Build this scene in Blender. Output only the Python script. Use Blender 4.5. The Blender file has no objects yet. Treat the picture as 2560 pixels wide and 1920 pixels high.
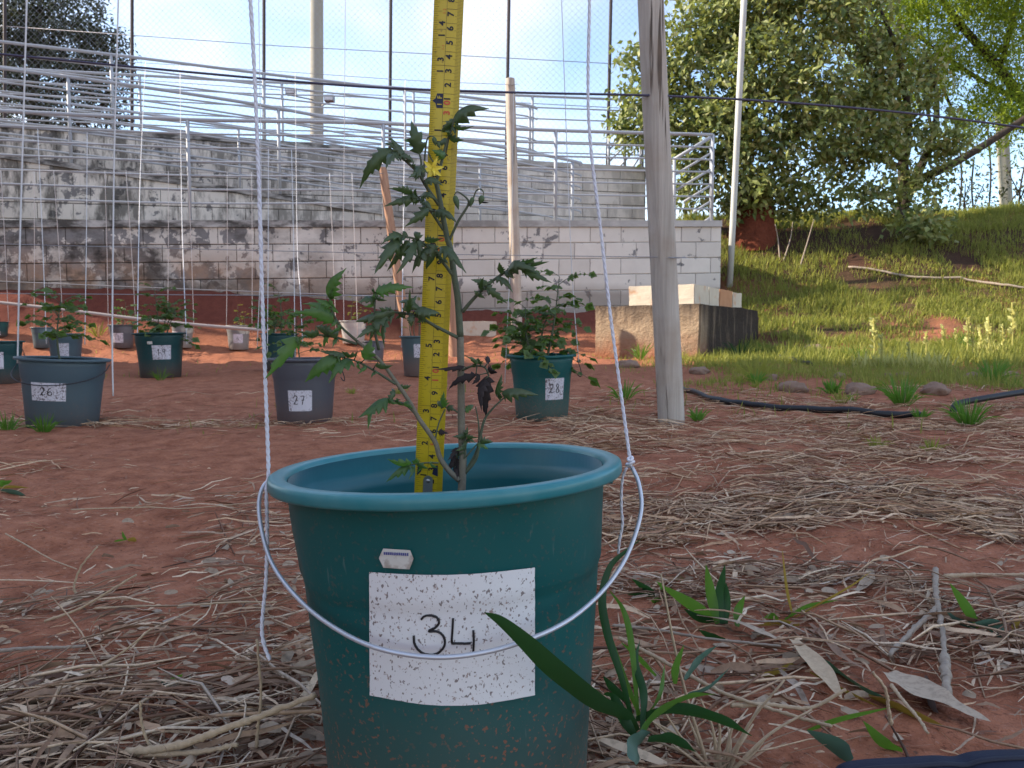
import bpy, math, random
import numpy as np
from mathutils import Vector, Matrix
random.seed(7); RNG = np.random.default_rng(11)
S = bpy.context.scene
COL = S.collection

# ------------------------------------------------------------------ camera
F = 1934.0; W, H = 2560.0, 1920.0
CAMH = 0.35; PITCH = math.radians(3.61)
cam = bpy.data.cameras.new('camera'); camo = bpy.data.objects.new('camera', cam); COL.objects.link(camo)
cam.sensor_width = 36.0; cam.lens = 36.0 * F / W
cam.clip_start = 0.02; cam.clip_end = 3000
cam.dof.use_dof = True; cam.dof.focus_distance = 0.60; cam.dof.aperture_fstop = 38.0
camo.location = (0, 0, CAMH); camo.rotation_euler = (math.pi / 2 - PITCH, 0, 0)
S.camera = camo
# ------------------------------------------------------------------ sun + sky
SUN_EL = math.radians(31); SUN_AZ = math.radians(-85)     # azimuth from +Y, clockwise: the sun stands to the left
sdir = Vector((math.sin(SUN_AZ) * math.cos(SUN_EL), math.cos(SUN_AZ) * math.cos(SUN_EL), math.sin(SUN_EL)))
sun = bpy.data.lights.new('sun', 'SUN'); sun.energy = 4.2; sun.angle = math.radians(0.6); sun.color = (1.0, 0.86, 0.68)
suno = bpy.data.objects.new('sun', sun); COL.objects.link(suno)
suno.rotation_euler = (-sdir).to_track_quat('-Z', 'Y').to_euler()
wd = bpy.data.worlds.new('World'); S.world = wd; wd.use_nodes = True
nt = wd.node_tree; nt.nodes.clear()
wo = nt.nodes.new('ShaderNodeOutputWorld'); bg = nt.nodes.new('ShaderNodeBackground')
sky = nt.nodes.new('ShaderNodeTexSky'); sky.sky_type = 'NISHITA'; sky.sun_disc = False
sky.sun_elevation = SUN_EL; sky.sun_rotation = SUN_AZ; sky.air_density = 1.0; sky.dust_density = 0.0; sky.ozone_density = 2.6
bg.inputs['Strength'].default_value = 0.14
tc = nt.nodes.new('ShaderNodeTexCoord')
mp = nt.nodes.new('ShaderNodeMapping'); mp.inputs['Scale'].default_value = (1.0, 1.0, 1.5); mp.inputs['Location'].default_value = (0.35, 0.2, 0.1)
no = nt.nodes.new('ShaderNodeTexNoise'); no.inputs['Scale'].default_value = 1.9; no.inputs['Detail'].default_value = 4.0; no.inputs['Roughness'].default_value = 0.5
rp = nt.nodes.new('ShaderNodeValToRGB'); rp.color_ramp.elements[0].position = 0.46; rp.color_ramp.elements[1].position = 0.74
rp.color_ramp.elements[0].color = (0.04, 0.04, 0.04, 1); rp.color_ramp.elements[1].color = (0.95, 0.95, 0.95, 1)
mx = nt.nodes.new('ShaderNodeMix'); mx.data_type = 'RGBA'
mx.inputs['B'].default_value = (5.2, 4.8, 4.3, 1)
nt.links.new(tc.outputs['Generated'], mp.inputs['Vector']); nt.links.new(mp.outputs[0], no.inputs['Vector'])
nt.links.new(no.outputs['Fac'], rp.inputs['Fac']); nt.links.new(rp.outputs['Color'], mx.inputs['Factor'])
nt.links.new(sky.outputs[0], mx.inputs['A']); nt.links.new(mx.outputs['Result'], bg.inputs['Color']); nt.links.new(bg.outputs[0], wo.inputs['Surface'])
S.view_settings.view_transform = 'Standard'; S.view_settings.look = 'None'; S.view_settings.gamma = 1.0
S.view_settings.use_curve_mapping = False
S.view_settings.exposure = 1.32
S.cycles.max_bounces = 4; S.cycles.diffuse_bounces = 2; S.cycles.glossy_bounces = 2; S.cycles.transmission_bounces = 3; S.cycles.caustics_reflective = False; S.cycles.caustics_refractive = False

# ------------------------------------------------------------------ pixel -> world
CP, SP = math.cos(PITCH), math.sin(PITCH)
def ray(x, y):
    u = (x - W / 2) / F; v = (H / 2 - y) / F
    return Vector((u, CP + v * SP, -SP + v * CP))
def P(x, y, Y):
    d = ray(x, y); k = Y / d.y
    return Vector((d.x * k, Y, CAMH + d.z * k))
def px_of(p):
    q = Vector(p) - Vector((0, 0, CAMH)); dz = q.y * CP - q.z * SP; up = q.y * SP + q.z * CP
    return (W / 2 + F * q.x / dz, H / 2 - F * up / dz)

# ------------------------------------------------------------------ numpy value noise
def _h(ix, iy, seed):
    n = (ix.astype(np.int64) * 374761393 + iy.astype(np.int64) * 668265263 + seed * 1442695041) & 0x7fffffff
    n = ((n ^ (n >> 13)) * 1274126177) & 0x7fffffff
    return ((n ^ (n >> 16)) & 0xffff) / 65535.0
def vnoise(x, y, seed=0):
    x = np.asarray(x, float); y = np.asarray(y, float)
    ix, iy = np.floor(x), np.floor(y); fx, fy = x - ix, y - iy
    fx = fx * fx * (3 - 2 * fx); fy = fy * fy * (3 - 2 * fy)
    a = _h(ix, iy, seed); b = _h(ix + 1, iy, seed); c = _h(ix, iy + 1, seed); d = _h(ix + 1, iy + 1, seed)
    return (a * (1 - fx) + b * fx) * (1 - fy) + (c * (1 - fx) + d * fx) * fy
def sstep(a, b, x):
    t = np.clip((np.asarray(x, float) - a) / (b - a), 0, 1); return t * t * (3 - 2 * t)

# ------------------------------------------------------------------ wall frame and terrain
WA = np.array([-5.95, 8.55]); WB = np.array([2.72, 10.15])
WL = float(np.linalg.norm(WB - WA)); WT = (WB - WA) / WL; WN = np.array([-WT[1], WT[0]])   # WN points to the back
def wall_pt(s, off, z):
    q = WA + WT * s + WN * off; return Vector((q[0], q[1], z))
def on_plane(x, y, off):
    """pixel -> point on the vertical plane 'off' behind the front wall"""
    d = ray(x, y); a = WA + WN * off
    k = (a[0] * WN[0] + a[1] * WN[1]) / (d.x * WN[0] + d.y * WN[1])
    return Vector((d.x * k, d.y * k, CAMH + d.z * k))
def s_of(p): return (p[0] - WA[0]) * WT[0] + (p[1] - WA[1]) * WT[1]

def gbase(x, y):
    x = np.asarray(x, float); y = np.asarray(y, float)
    base = 0.03 * np.clip(y - 3, 0, 4.6)
    s = (x - WA[0]) * WT[0] + (y - WA[1]) * WT[1]
    d = -((x - WA[0]) * WN[0] + (y - WA[1]) * WN[1])
    hb = np.interp(s, [-4, 0, 3.0, 5.2, WL, WL + 2], [0.9, 0.86, 0.80, 0.66, 0.62, 0.5])
    k = sstep(1.45, 0.02, d)
    bank = (hb - base) * k * (0.55 + 0.45 * sstep(0.75, 0.1, d))
    hill = np.interp(y + 0.12 * (x - 4), [7.2, 8.3, 9.3, 10.3, 12.0, 13.5, 16, 22], [0, .16, .46, .85, 1.8, 2.25, 2.4, 2.45]) * sstep(1.9, 3.0, x)
    far = sstep(20, 60, np.hypot(x, y)) * 0.3
    return base + np.maximum(bank * sstep(3.2, 2.4, x), hill) - far
def gfine(x, y):
    r = np.hypot(x, y)
    a = (vnoise(x * 3, y * 3, 1) - .5) * 0.030 + (vnoise(x * 9, y * 9, 2) - .5) * 0.012 + (vnoise(x * 34, y * 34, 3) - .5) * 0.0055
    a = a + (vnoise(x * 110, y * 110, 4) - .5) * 0.0022 * (r < 2.5)
    far = (vnoise(x * 1.4, y * 1.4, 5) - .5) * 0.16 * sstep(7.5, 9.5, y)
    clod = np.maximum(vnoise(x * 7, y * 7, 9) - .62, 0) * 0.10 * sstep(5.5, 7.0, y)
    return a + far + clod
def gz(x, y): return gbase(x, y) + gfine(x, y)
def gzs(x, y): return float(gz(np.array([x]), np.array([y]))[0])
def gpix(x, y):
    """pixel -> point on the ground"""
    d = ray(x, y); t = np.concatenate([np.linspace(.3, 4, 500), np.linspace(4, 30, 900)])
    X, Yy, Z = d.x * t, d.y * t, CAMH + d.z * t
    below = Z < gz(X, Yy)
    i = int(np.argmax(below)) if below.any() else len(t) - 1
    return Vector((X[i], Yy[i], float(gz(X[i:i + 1], Yy[i:i + 1])[0])))

# ------------------------------------------------------------------ object helpers
def mesh(name, v, f):
    me = bpy.data.meshes.new(name); me.from_pydata([tuple(p) for p in v], [], [tuple(q) for q in f]); me.update(); return me
def obj(name, v, f, mat, parent=None, smooth=True):
    me = mesh(name, v, f); me.materials.append(mat)
    if smooth: me.polygons.foreach_set('use_smooth', [True] * len(me.polygons))
    return link(name, me, parent)
def link(name, me, parent=None):
    o = bpy.data.objects.new(name, me); COL.objects.link(o)
    if parent is not None:
        o.parent = parent; o.matrix_parent_inverse = Matrix.Identity(4)
        # geometry is given in world space: undo the parent's placement
        o.matrix_local = world_of(parent).inverted()
    return o
def world_of(o):
    m = o.matrix_basis.copy()
    while o.parent is not None:
        o = o.parent; m = o.matrix_basis @ m
    return m
def tag(o, label, cat, group=None, kind=None):
    if label: o['label'] = label
    if cat: o['category'] = cat
    if group: o['group'] = group
    if kind: o['kind'] = kind
    return o
def thing(name, loc, label, cat, group=None):
    o = bpy.data.objects.new(name, None); COL.objects.link(o); o.location = loc; o.empty_display_size = .05
    return tag(o, label, cat, group)
class MB:
    def __init__(s): s.v = []; s.f = []
    def add(s, v, f):
        k = len(s.v); s.v += [tuple(p) for p in v]; s.f += [tuple(i + k for i in q) for q in f]; return s
    def tube(s, pts, r, n=6, cap=True): return s.add(*tube(pts, r, n, cap))
    def box(s, a, b): return s.add(*box(a, b))
    def obj(s, name, mat, parent=None, smooth=True): return obj(name, s.v, s.f, mat, parent, smooth)
def box(a, b):
    x0, y0, z0 = a; x1, y1, z1 = b
    v = [(x0, y0, z0), (x1, y0, z0), (x1, y1, z0), (x0, y1, z0), (x0, y0, z1), (x1, y0, z1), (x1, y1, z1), (x0, y1, z1)]
    return v, [(0, 3, 2, 1), (4, 5, 6, 7), (0, 1, 5, 4), (1, 2, 6, 5), (2, 3, 7, 6), (3, 0, 4, 7)]
def tube(pts, r, n=6, cap=True):
    pts = [Vector(p) for p in pts]; m = len(pts)
    if not hasattr(r, '__len__'): r = [r] * m
    v = []; f = []; prev = None
    for i, p in enumerate(pts):
        t = (pts[min(i + 1, m - 1)] - pts[max(i - 1, 0)])
        if t.length < 1e-9: t = Vector((0, 0, 1))
        t.normalize()
        if prev is None:
            a = Vector((0, 0, 1)) if abs(t.z) < .9 else Vector((1, 0, 0)); u = t.cross(a).normalized()
        else:
            u = (prev - t * prev.dot(t)).normalized()
        prev = u; w = t.cross(u)
        for k in range(n):
            an = 2 * math.pi * k / n; v.append(p + (u * math.cos(an) + w * math.sin(an)) * r[i])
    for i in range(m - 1):
        for k in range(n):
            k2 = (k + 1) % n; f.append((i * n + k, i * n + k2, (i + 1) * n + k2, (i + 1) * n + k))
    if cap: f.append(tuple(range(n - 1, -1, -1))); f.append(tuple(range((m - 1) * n, m * n)))
    return v, f
def spline(pts, n=8):
    pts = [Vector(p) for p in pts]
    if len(pts) < 3:
        return [pts[0].lerp(pts[-1], i / n) for i in range(n + 1)]
    out = []
    q = [pts[0] * 2 - pts[1]] + pts + [pts[-1] * 2 - pts[-2]]
    for i in range(1, len(q) - 2):
        a, b, c, d = q[i - 1], q[i], q[i + 1], q[i + 2]
        for k in range(n):
            t = k / n
            out.append(0.5 * ((2 * b) + (c - a) * t + (2 * a - 5 * b + 4 * c - d) * t * t + (3 * b - a - 3 * c + d) * t ** 3))
    out.append(pts[-1]); return out
def lathe(prof, n=64, cap_bottom=True):
    v = []; f = []
    for r, z in prof:
        for k in range(n):
            a = 2 * math.pi * k / n; v.append((r * math.cos(a), r * math.sin(a), z))
    for i in range(len(prof) - 1):
        for k in range(n):
            k2 = (k + 1) % n; f.append((i * n + k, i * n + k2, (i + 1) * n + k2, (i + 1) * n + k))
    if cap_bottom: f.append(tuple(range(n - 1, -1, -1)))
    return v, f
def lerp(a, b, t): return a + (b - a) * t

# ------------------------------------------------------------------ material helpers
class NT:
    def __init__(s, name, rough=.6, spec=.3, base=(.5, .5, .5)):
        s.m = bpy.data.materials.new(name); s.m.use_nodes = True; s.t = s.m.node_tree
        s.b = s.t.nodes['Principled BSDF']; s.out = s.t.nodes['Material Output']
        s.b.inputs['Roughness'].default_value = rough; s.b.inputs['Specular IOR Level'].default_value = spec
        s.b.inputs['Base Color'].default_value = (*base, 1)
    def n(s, typ): return s.t.nodes.new(typ)
    def set(s, sock, v):
        if isinstance(v, (int, float)): sock.default_value = v
        elif isinstance(v, tuple): sock.default_value = (*v, 1) if len(v) == 3 and sock.type == 'RGBA' else v
        else: s.t.links.new(v, sock)
    def pos(s): return s.n('ShaderNodeNewGeometry').outputs['Position']
    def objc(s): return s.n('ShaderNodeTexCoord').outputs['Object']
    def island(s): return s.n('ShaderNodeNewGeometry').outputs['Random Per Island']
    def back(s): return s.n('ShaderNodeNewGeometry').outputs['Backfacing']
    def rnd(s): return s.n('ShaderNodeObjectInfo').outputs['Random']
    def mapv(s, v, sc=(1, 1, 1), rot=(0, 0, 0), loc=(0, 0, 0)):
        m = s.n('ShaderNodeMapping'); s.set(m.inputs[0], v)
        m.inputs['Scale'].default_value = sc; m.inputs['Rotation'].default_value = rot; m.inputs['Location'].default_value = loc
        return m.outputs[0]
    def noise(s, v, sc=5, det=4, ro=.55, dist=0):
        k = s.n('ShaderNodeTexNoise'); s.set(k.inputs['Vector'], v); k.inputs['Scale'].default_value = sc
        k.inputs['Detail'].default_value = det; k.inputs['Roughness'].default_value = ro; k.inputs['Distortion'].default_value = dist
        return k.outputs['Fac']
    def vor(s, v, sc=5, feat='F1'):
        k = s.n('ShaderNodeTexVoronoi'); k.feature = feat; s.set(k.inputs['Vector'], v); k.inputs['Scale'].default_value = sc
        return k.outputs['Distance']
    def ramp(s, f, stops):
        k = s.n('ShaderNodeValToRGB'); s.set(k.inputs['Fac'], f); e = k.color_ramp.elements
        while len(e) < len(stops): e.new(.5)
        for i, (p, c) in enumerate(stops):
            e[i].position = p; c = (c, c, c) if isinstance(c, (int, float)) else c; e[i].color = (*c, 1)
        return k.outputs['Color']
    def mix(s, f, a, b, mode='MIX'):
        k = s.n('ShaderNodeMix'); k.data_type = 'RGBA'; k.blend_type = mode
        s.set(k.inputs['Factor'], f); s.set(k.inputs['A'], a); s.set(k.inputs['B'], b); return k.outputs['Result']
    def math(s, op, a, b=0.0, c=0.0):
        k = s.n('ShaderNodeMath'); k.operation = op; s.set(k.inputs[0], a); s.set(k.inputs[1], b); s.set(k.inputs[2], c); return k.outputs[0]
    def sep(s, v):
        k = s.n('ShaderNodeSeparateXYZ'); s.set(k.inputs[0], v); return k.outputs
    def rng(s, v, a, b, c=0.0, d=1.0):
        k = s.n('ShaderNodeMapRange'); s.set(k.inputs[0], v); k.inputs[1].default_value = a; k.inputs[2].default_value = b
        k.inputs[3].default_value = c; k.inputs[4].default_value = d; return k.outputs[0]
    def color(s, c): s.set(s.b.inputs['Base Color'], c); return s
    def rough(s, r): s.set(s.b.inputs['Roughness'], r); return s
    def bump(s, h, st=.3, d=.01):
        k = s.n('ShaderNodeBump'); k.inputs['Strength'].default_value = st; k.inputs['Distance'].default_value = d
        s.set(k.inputs['Height'], h); s.t.links.new(k.outputs[0], s.b.inputs['Normal']); return s
    def translucent(s, col, fac):
        t = s.n('ShaderNodeBsdfTranslucent'); s.set(t.inputs['Color'], col)
        k = s.n('ShaderNodeMixShader'); s.set(k.inputs[0], fac)
        s.t.links.new(s.b.outputs[0], k.inputs[1]); s.t.links.new(t.outputs[0], k.inputs[2]); s.t.links.new(k.outputs[0], s.out.inputs['Surface']); return s
M = {}
def plain(name, c, rough=.5, spec=.4, metal=0.0):
    n = NT(name, rough, spec, c); n.b.inputs['Metallic'].default_value = metal; M[name] = n.m; return n.m

# soil
n = NT('red_soil', .95, .1); p = n.pos(); xyz = n.sep(p)
big = n.noise(p, 1.6, 5, .6); mid = n.noise(p, 14, 6, .65); fine = n.noise(p, 120, 4, .7); peb = n.vor(p, 55)
c = n.ramp(mid, [(.25, (.16, .056, .032)), (.5, (.36, .142, .082)), (.75, (.49, .218, .135))])
c = n.mix(n.rng(big, .35, .7), c, n.ramp(mid, [(.3, (.24, .082, .045)), (.7, (.49, .20, .11))]))
orange = n.mix(mid, (.24, .085, .047), (.36, .145, .082))
c = n.mix(n.math('MULTIPLY', n.rng(xyz[1], 4.6, 6.0), n.rng(big, .25, .55)), c, orange)
c = n.mix(n.rng(fine, .58, .76, 0, .7), c, (.52, .33, .26))
c = n.mix(n.rng(fine, .42, .30, 0, .7), c, (.075, .026, .02))
c = n.mix(n.rng(n.noise(p, 70, 2, .5), .66, .74, 0, .6), c, (.07, .030, .022))
bankm = n.math('MULTIPLY', n.rng(xyz[2], .34, .50), n.rng(xyz[0], 2.6, 1.6))
c = n.mix(bankm, c, n.mix(mid, (.10, .030, .022), (.21, .068, .048)))
# brown earth on the grassy hill, then the tree's shade painted over it
hillm = n.math('MULTIPLY', n.rng(xyz[0], 1.8, 2.8), n.rng(xyz[1], 6.6, 7.6))
hc = n.mix(n.noise(p, 3, 5, .6), (.05, .03, .02), (.13, .085, .045))
c = n.mix(n.math('MULTIPLY', hillm, n.rng(n.noise(p, 1.1, 3, .5), .3, .55)), c, hc)
tree_shade = n.math('MULTIPLY', n.math('MULTIPLY', n.rng(xyz[2], .9, 1.4), n.rng(xyz[2], 2.35, 2.15)), n.math('MULTIPLY', n.rng(xyz[0], 2.7, 3.4), n.rng(xyz[0], 8.5, 6.5)))
c = n.mix(n.math('MULTIPLY', tree_shade, n.rng(n.noise(p, 1.7, 4, .6), .30, .5, .4, .95)), c, n.mix(mid, (.030, .018, .013), (.085, .045, .030)))  # bare dark earth with the tree's shade painted into its colour
hh = n.math('ADD', n.math('MULTIPLY', fine, .35), n.math('ADD', n.math('MULTIPLY', mid, .8), n.math('MULTIPLY', peb, -.3)))
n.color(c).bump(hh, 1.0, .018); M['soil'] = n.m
# potting soil / plain earth clod
n = NT('dark_earth', .95, .1); p = n.pos()
n.color(n.mix(n.noise(p, 60, 5, .6), (.05, .027, .018), (.15, .075, .048))).bump(n.noise(p, 120, 4), .8, .006); M['earth'] = n.m
n = NT('stone', .92, .15); p = n.pos()
n.color(n.mix(n.noise(p, 9, 6, .65), (.19, .115, .085), (.34, .235, .18))).bump(n.noise(p, 25, 6), .7, .03); M['stone'] = n.m
# straw
def straw(name, stops, rough=.75):
    n = NT(name, rough, .25); r = n.island(); p = n.pos()
    c = n.ramp(r, stops); c = n.mix(n.rng(n.noise(p, 160, 3, .6), .45, .75, 0, .5), c, (.11, .075, .052))
    n.color(c); M[name] = n.m
straw('straw', [(0, (.09, .046, .032)), (.16, (.25, .14, .09)), (.40, (.46, .295, .185)), (.58, (.25, .15, .10)), (.80, (.66, .47, .31)), (.93, (.76, .60, .44)), (1, (.44, .355, .29))])
straw('straw_red', [(0, (.16, .066, .042)), (.3, (.38, .20, .115)), (.6, (.62, .40, .24)), (.8, (.72, .52, .35)), (1, (.36, .215, .135))])
straw('dead_leaf', [(0, (.28, .20, .14)), (.5, (.46, .36, .265)), (1, (.34, .23, .15))])
n = NT('stalk', .7, .25); p = n.pos(); n.color(n.mix(n.noise(n.mapv(p, (60, 60, 60)), 3, 6, .7), (.28, .185, .11), (.64, .49, .33))).bump(n.noise(p, 300, 3), .3, .001); M['stalk'] = n.m
n = NT('grey_stalk', .8, .2); p = n.pos(); n.color(n.mix(n.noise(p, 90, 4), (.20, .155, .125), (.44, .365, .29))).bump(n.noise(p, 300, 3), .4, .001); M['grey_stalk'] = n.m
# green blades
def leafmat(name, dark, light, under, tl, tfac=.3, rough=.45, spec=.35, by='island', veins=0, vscale=1.0):
    n = NT(name, rough, spec); r = n.island() if by == 'island' else n.rnd(); p = n.pos()
    c = n.mix(r, dark, light); c = n.mix(n.rng(n.noise(p, 40 * vscale, 3, .6), .3, .8, 0, .35), c, dark)
    if veins:
        c = n.mix(n.rng(n.noise(p, 900, 2, .5), .5, .8, 0, .3), c, light)
    c = n.mix(n.back(), c, under)
    n.color(c).translucent(tl, tfac); M[name] = n.m
leafmat('blade', (.035, .095, .020), (.11, .235, .035), (.09, .17, .05), (.22, .46, .04), .36)
leafmat('blade_dark', (.012, .046, .020), (.028, .080, .028), (.03, .075, .035), (.05, .19, .02), .24, .5, .28)
leafmat('blade_teal', (.05, .115, .085), (.10, .17, .13), (.08, .14, .10), (.08, .2, .08), .15)
leafmat('blade_yellow', (.30, .20, .035), (.42, .28, .06), (.30, .2, .06), (.4, .3, .04), .25)
leafmat('grass', (.065, .10, .020), (.42, .40, .10), (.18, .19, .06), (.42, .45, .07), .4, .6, .2)
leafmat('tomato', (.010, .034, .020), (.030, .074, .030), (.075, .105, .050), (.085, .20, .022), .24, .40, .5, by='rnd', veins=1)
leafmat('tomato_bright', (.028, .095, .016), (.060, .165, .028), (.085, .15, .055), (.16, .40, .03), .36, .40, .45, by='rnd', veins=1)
leafmat('tomato_bg', (.055, .115, .030), (.16, .26, .065), (.10, .15, .06), (.18, .32, .04), .32, .6, .2)
leafmat('tomato_bg_yellow', (.16, .17, .035), (.30, .28, .06), (.25, .25, .06), (.38, .36, .06), .35, .6, .2)
leafmat('flower_spike', (.38, .36, .11), (.55, .52, .17), (.5, .5, .2), (.6, .58, .2), .35, .6, .2)
leafmat('withered', (.010, .007, .007), (.035, .024, .022), (.04, .03, .03), (.01, .01, .01), .05, .8, .2, by='rnd')
leafmat('tree_leaf', (.050, .090, .024), (.36, .38, .12), (.30, .31, .15), (.28, .34, .05), .22, .45, .35, vscale=.1)
leafmat('tree_leaf_bright', (.030, .062, .014), (.28, .36, .04), (.24, .3, .05), (.48, .60, .05), .44, .6, .2, vscale=.1)
leafmat('tree_leaf_dark', (.050, .062, .042), (.13, .14, .095), (.06, .07, .04), (.06, .09, .02), .15, .6, .2, vscale=.1)
n = NT('stem', .6, .25); p = n.pos(); n.color(n.mix(n.noise(p, 220, 3), (.058, .075, .046), (.125, .135, .085))).bump(n.noise(p, 900, 2), .4, .0008); M['stem'] = n.m
n = NT('stem_woody', .7, .2); p = n.pos(); n.color(n.mix(n.noise(p, 260, 4), (.13, .115, .085), (.25, .215, .16))).bump(n.noise(p, 900, 2), .5, .001); M['stem_woody'] = n.m
plain('stem_hair', (.46, .47, .42), .6, .2)
plain('petal', (.80, .62, .06), .5); plain('bud', (.085, .125, .06), .6, .2)
n = NT('bark', .9, .15); p = n.pos(); n.color(n.mix(n.noise(n.mapv(p, (1, 1, .3)), 22, 5), (.025, .02, .016), (.085, .068, .055))).bump(n.noise(n.mapv(p, (1, 1, .3)), 30, 5), .7, .02); M['bark'] = n.m
# plastic buckets
def bucketmat(name, col, mud, mudh, speck=.5, sc=1.0):
    n = NT(name, .42, .45); o = n.objc(); z = n.sep(o)[2]
    c = n.mix(n.rng(n.noise(o, 12, 4), .3, .8, 0, .35), col, tuple(k * .72 + .012 for k in col))
    h = n.math('ADD', z, n.math('MULTIPLY', n.noise(o, 16, 5, .65), -.07))
    md = n.rng(h, mudh, mudh - .11, 0, .62)
    c = n.mix(md, c, mud)
    sp = n.rng(n.noise(o, 300 * sc, 2, .5), .61, .65, 0, 1)
    dens = n.math('MULTIPLY', n.rng(z, .20, .04, .15, 1.0), n.rng(n.noise(o, 25, 3), .35, .55, .3, 1.0))
    c = n.mix(n.math('MULTIPLY', n.math('MULTIPLY', sp, dens), speck), c, (.36, .125, .065))
    scr = n.rng(n.noise(n.mapv(o, (70, 70, 7)), 4, 2), .70, .76, 0, .22)
    c = n.mix(scr, c, (.35, .40, .38))
    n.color(c); n.rough(n.math('ADD', n.math('MULTIPLY', md, .35), n.rng(n.noise(o, 30, 3), .3, .8, .36, .52)))
    n.bump(n.noise(o, 45, 3), .06, .004); n.translucent(tuple(min(1, k * 4 + .03) for k in col), .26); M[name] = n.m
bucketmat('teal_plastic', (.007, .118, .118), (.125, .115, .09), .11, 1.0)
bucketmat('blue_grey_plastic', (.085, .13, .155), (.085, .062, .052), .09, .3, .5)
bucketmat('grey_plastic', (.105, .110, .130), (.16, .085, .062), .075, .3, .5)
bucketmat('light_grey_plastic', (.22, .225, .23), (.24, .15, .115), .06, .3, .5)
bucketmat('white_plastic', (.55, .54, .52), (.42, .28, .22), .07, .3, .5)
bucketmat('faded_teal_plastic', (.085, .135, .145), (.22, .095, .062), .13, .2, .5)
bucketmat('deep_teal_plastic', (.012, .070, .075), (.16, .062, .040), .075, .3, .5)
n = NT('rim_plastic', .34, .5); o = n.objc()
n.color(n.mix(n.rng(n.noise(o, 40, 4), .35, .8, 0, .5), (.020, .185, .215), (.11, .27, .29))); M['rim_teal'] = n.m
n = NT('inner_plastic', .36, .5); o = n.objc(); n.color(n.mix(n.rng(n.noise(o, 30, 4), .35, .8, 0, .5), (.006, .105, .125), (.012, .14, .16))); M['inner_teal'] = n.m
n = NT('paper', .85, .15); o = n.objc()
c = n.mix(n.rng(n.noise(n.mapv(o, (190, 190, 150)), 1.7, 4, .7), .60, .65, 0, .8), (.74, .73, .745), (.24, .135, .10))
c = n.mix(n.rng(n.noise(n.mapv(o, (420, 420, 300)), 1.1, 1, .5), .64, .69, 0, .8), c, (.13, .085, .075))
n.color(c); M['paper'] = n.m
n = NT('stained_paper', .85, .15); p = n.pos()
st = n.math('MULTIPLY', n.rng(n.noise(p, 160, 3, .7), .5, .58, 0, .9), n.rng(n.noise(p, 16, 3, .6), .38, .55))
n.color(n.mix(st, (.60, .58, .64), (.10, .065, .06))); M['paper_bg'] = n.m
n = NT('sticker', .6, .3); o = n.objc(); n.color(n.mix(n.rng(n.noise(o, 120, 4), .5, .62, 0, .6), (.60, .58, .54), (.25, .18, .14))); M['sticker'] = n.m
plain('ink', (.014, .012, .014), .5); plain('blue_ink', (.10, .11, .28), .6)
plain('handle_wire', (.56, .58, .64), .35, .5, .5); plain('dark_wire', (.04, .04, .045), .5, .4, .3)
n = NT('cotton', .95, .05, (.78, .77, .84)); p = n.pos(); n.color(n.mix(n.noise(p, 700, 2), (.60, .59, .66), (.80, .79, .86))); M['cotton'] = n.m
plain('cord_white', (.66, .66, .68), .8, .1)
# measuring tape
n = NT('tape_yellow', .33, .5); p = n.pos()
c = n.mix(n.rng(n.noise(p, 55, 4, .6), .35, .8, 0, .5), (.60, .44, .012), (.46, .31, .010))
c = n.mix(n.rng(n.noise(p, 260, 3, .6), .64, .72, 0, .5), c, (.16, .10, .02)); n.color(c); M['tape'] = n.m
plain('tape_ink', (.012, .012, .018), .5); plain('tape_red', (.62, .10, .035), .5); plain('tape_blue', (.012, .016, .05), .5)
plain('steel', (.42, .42, .41), .38, .5, .9)
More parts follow.
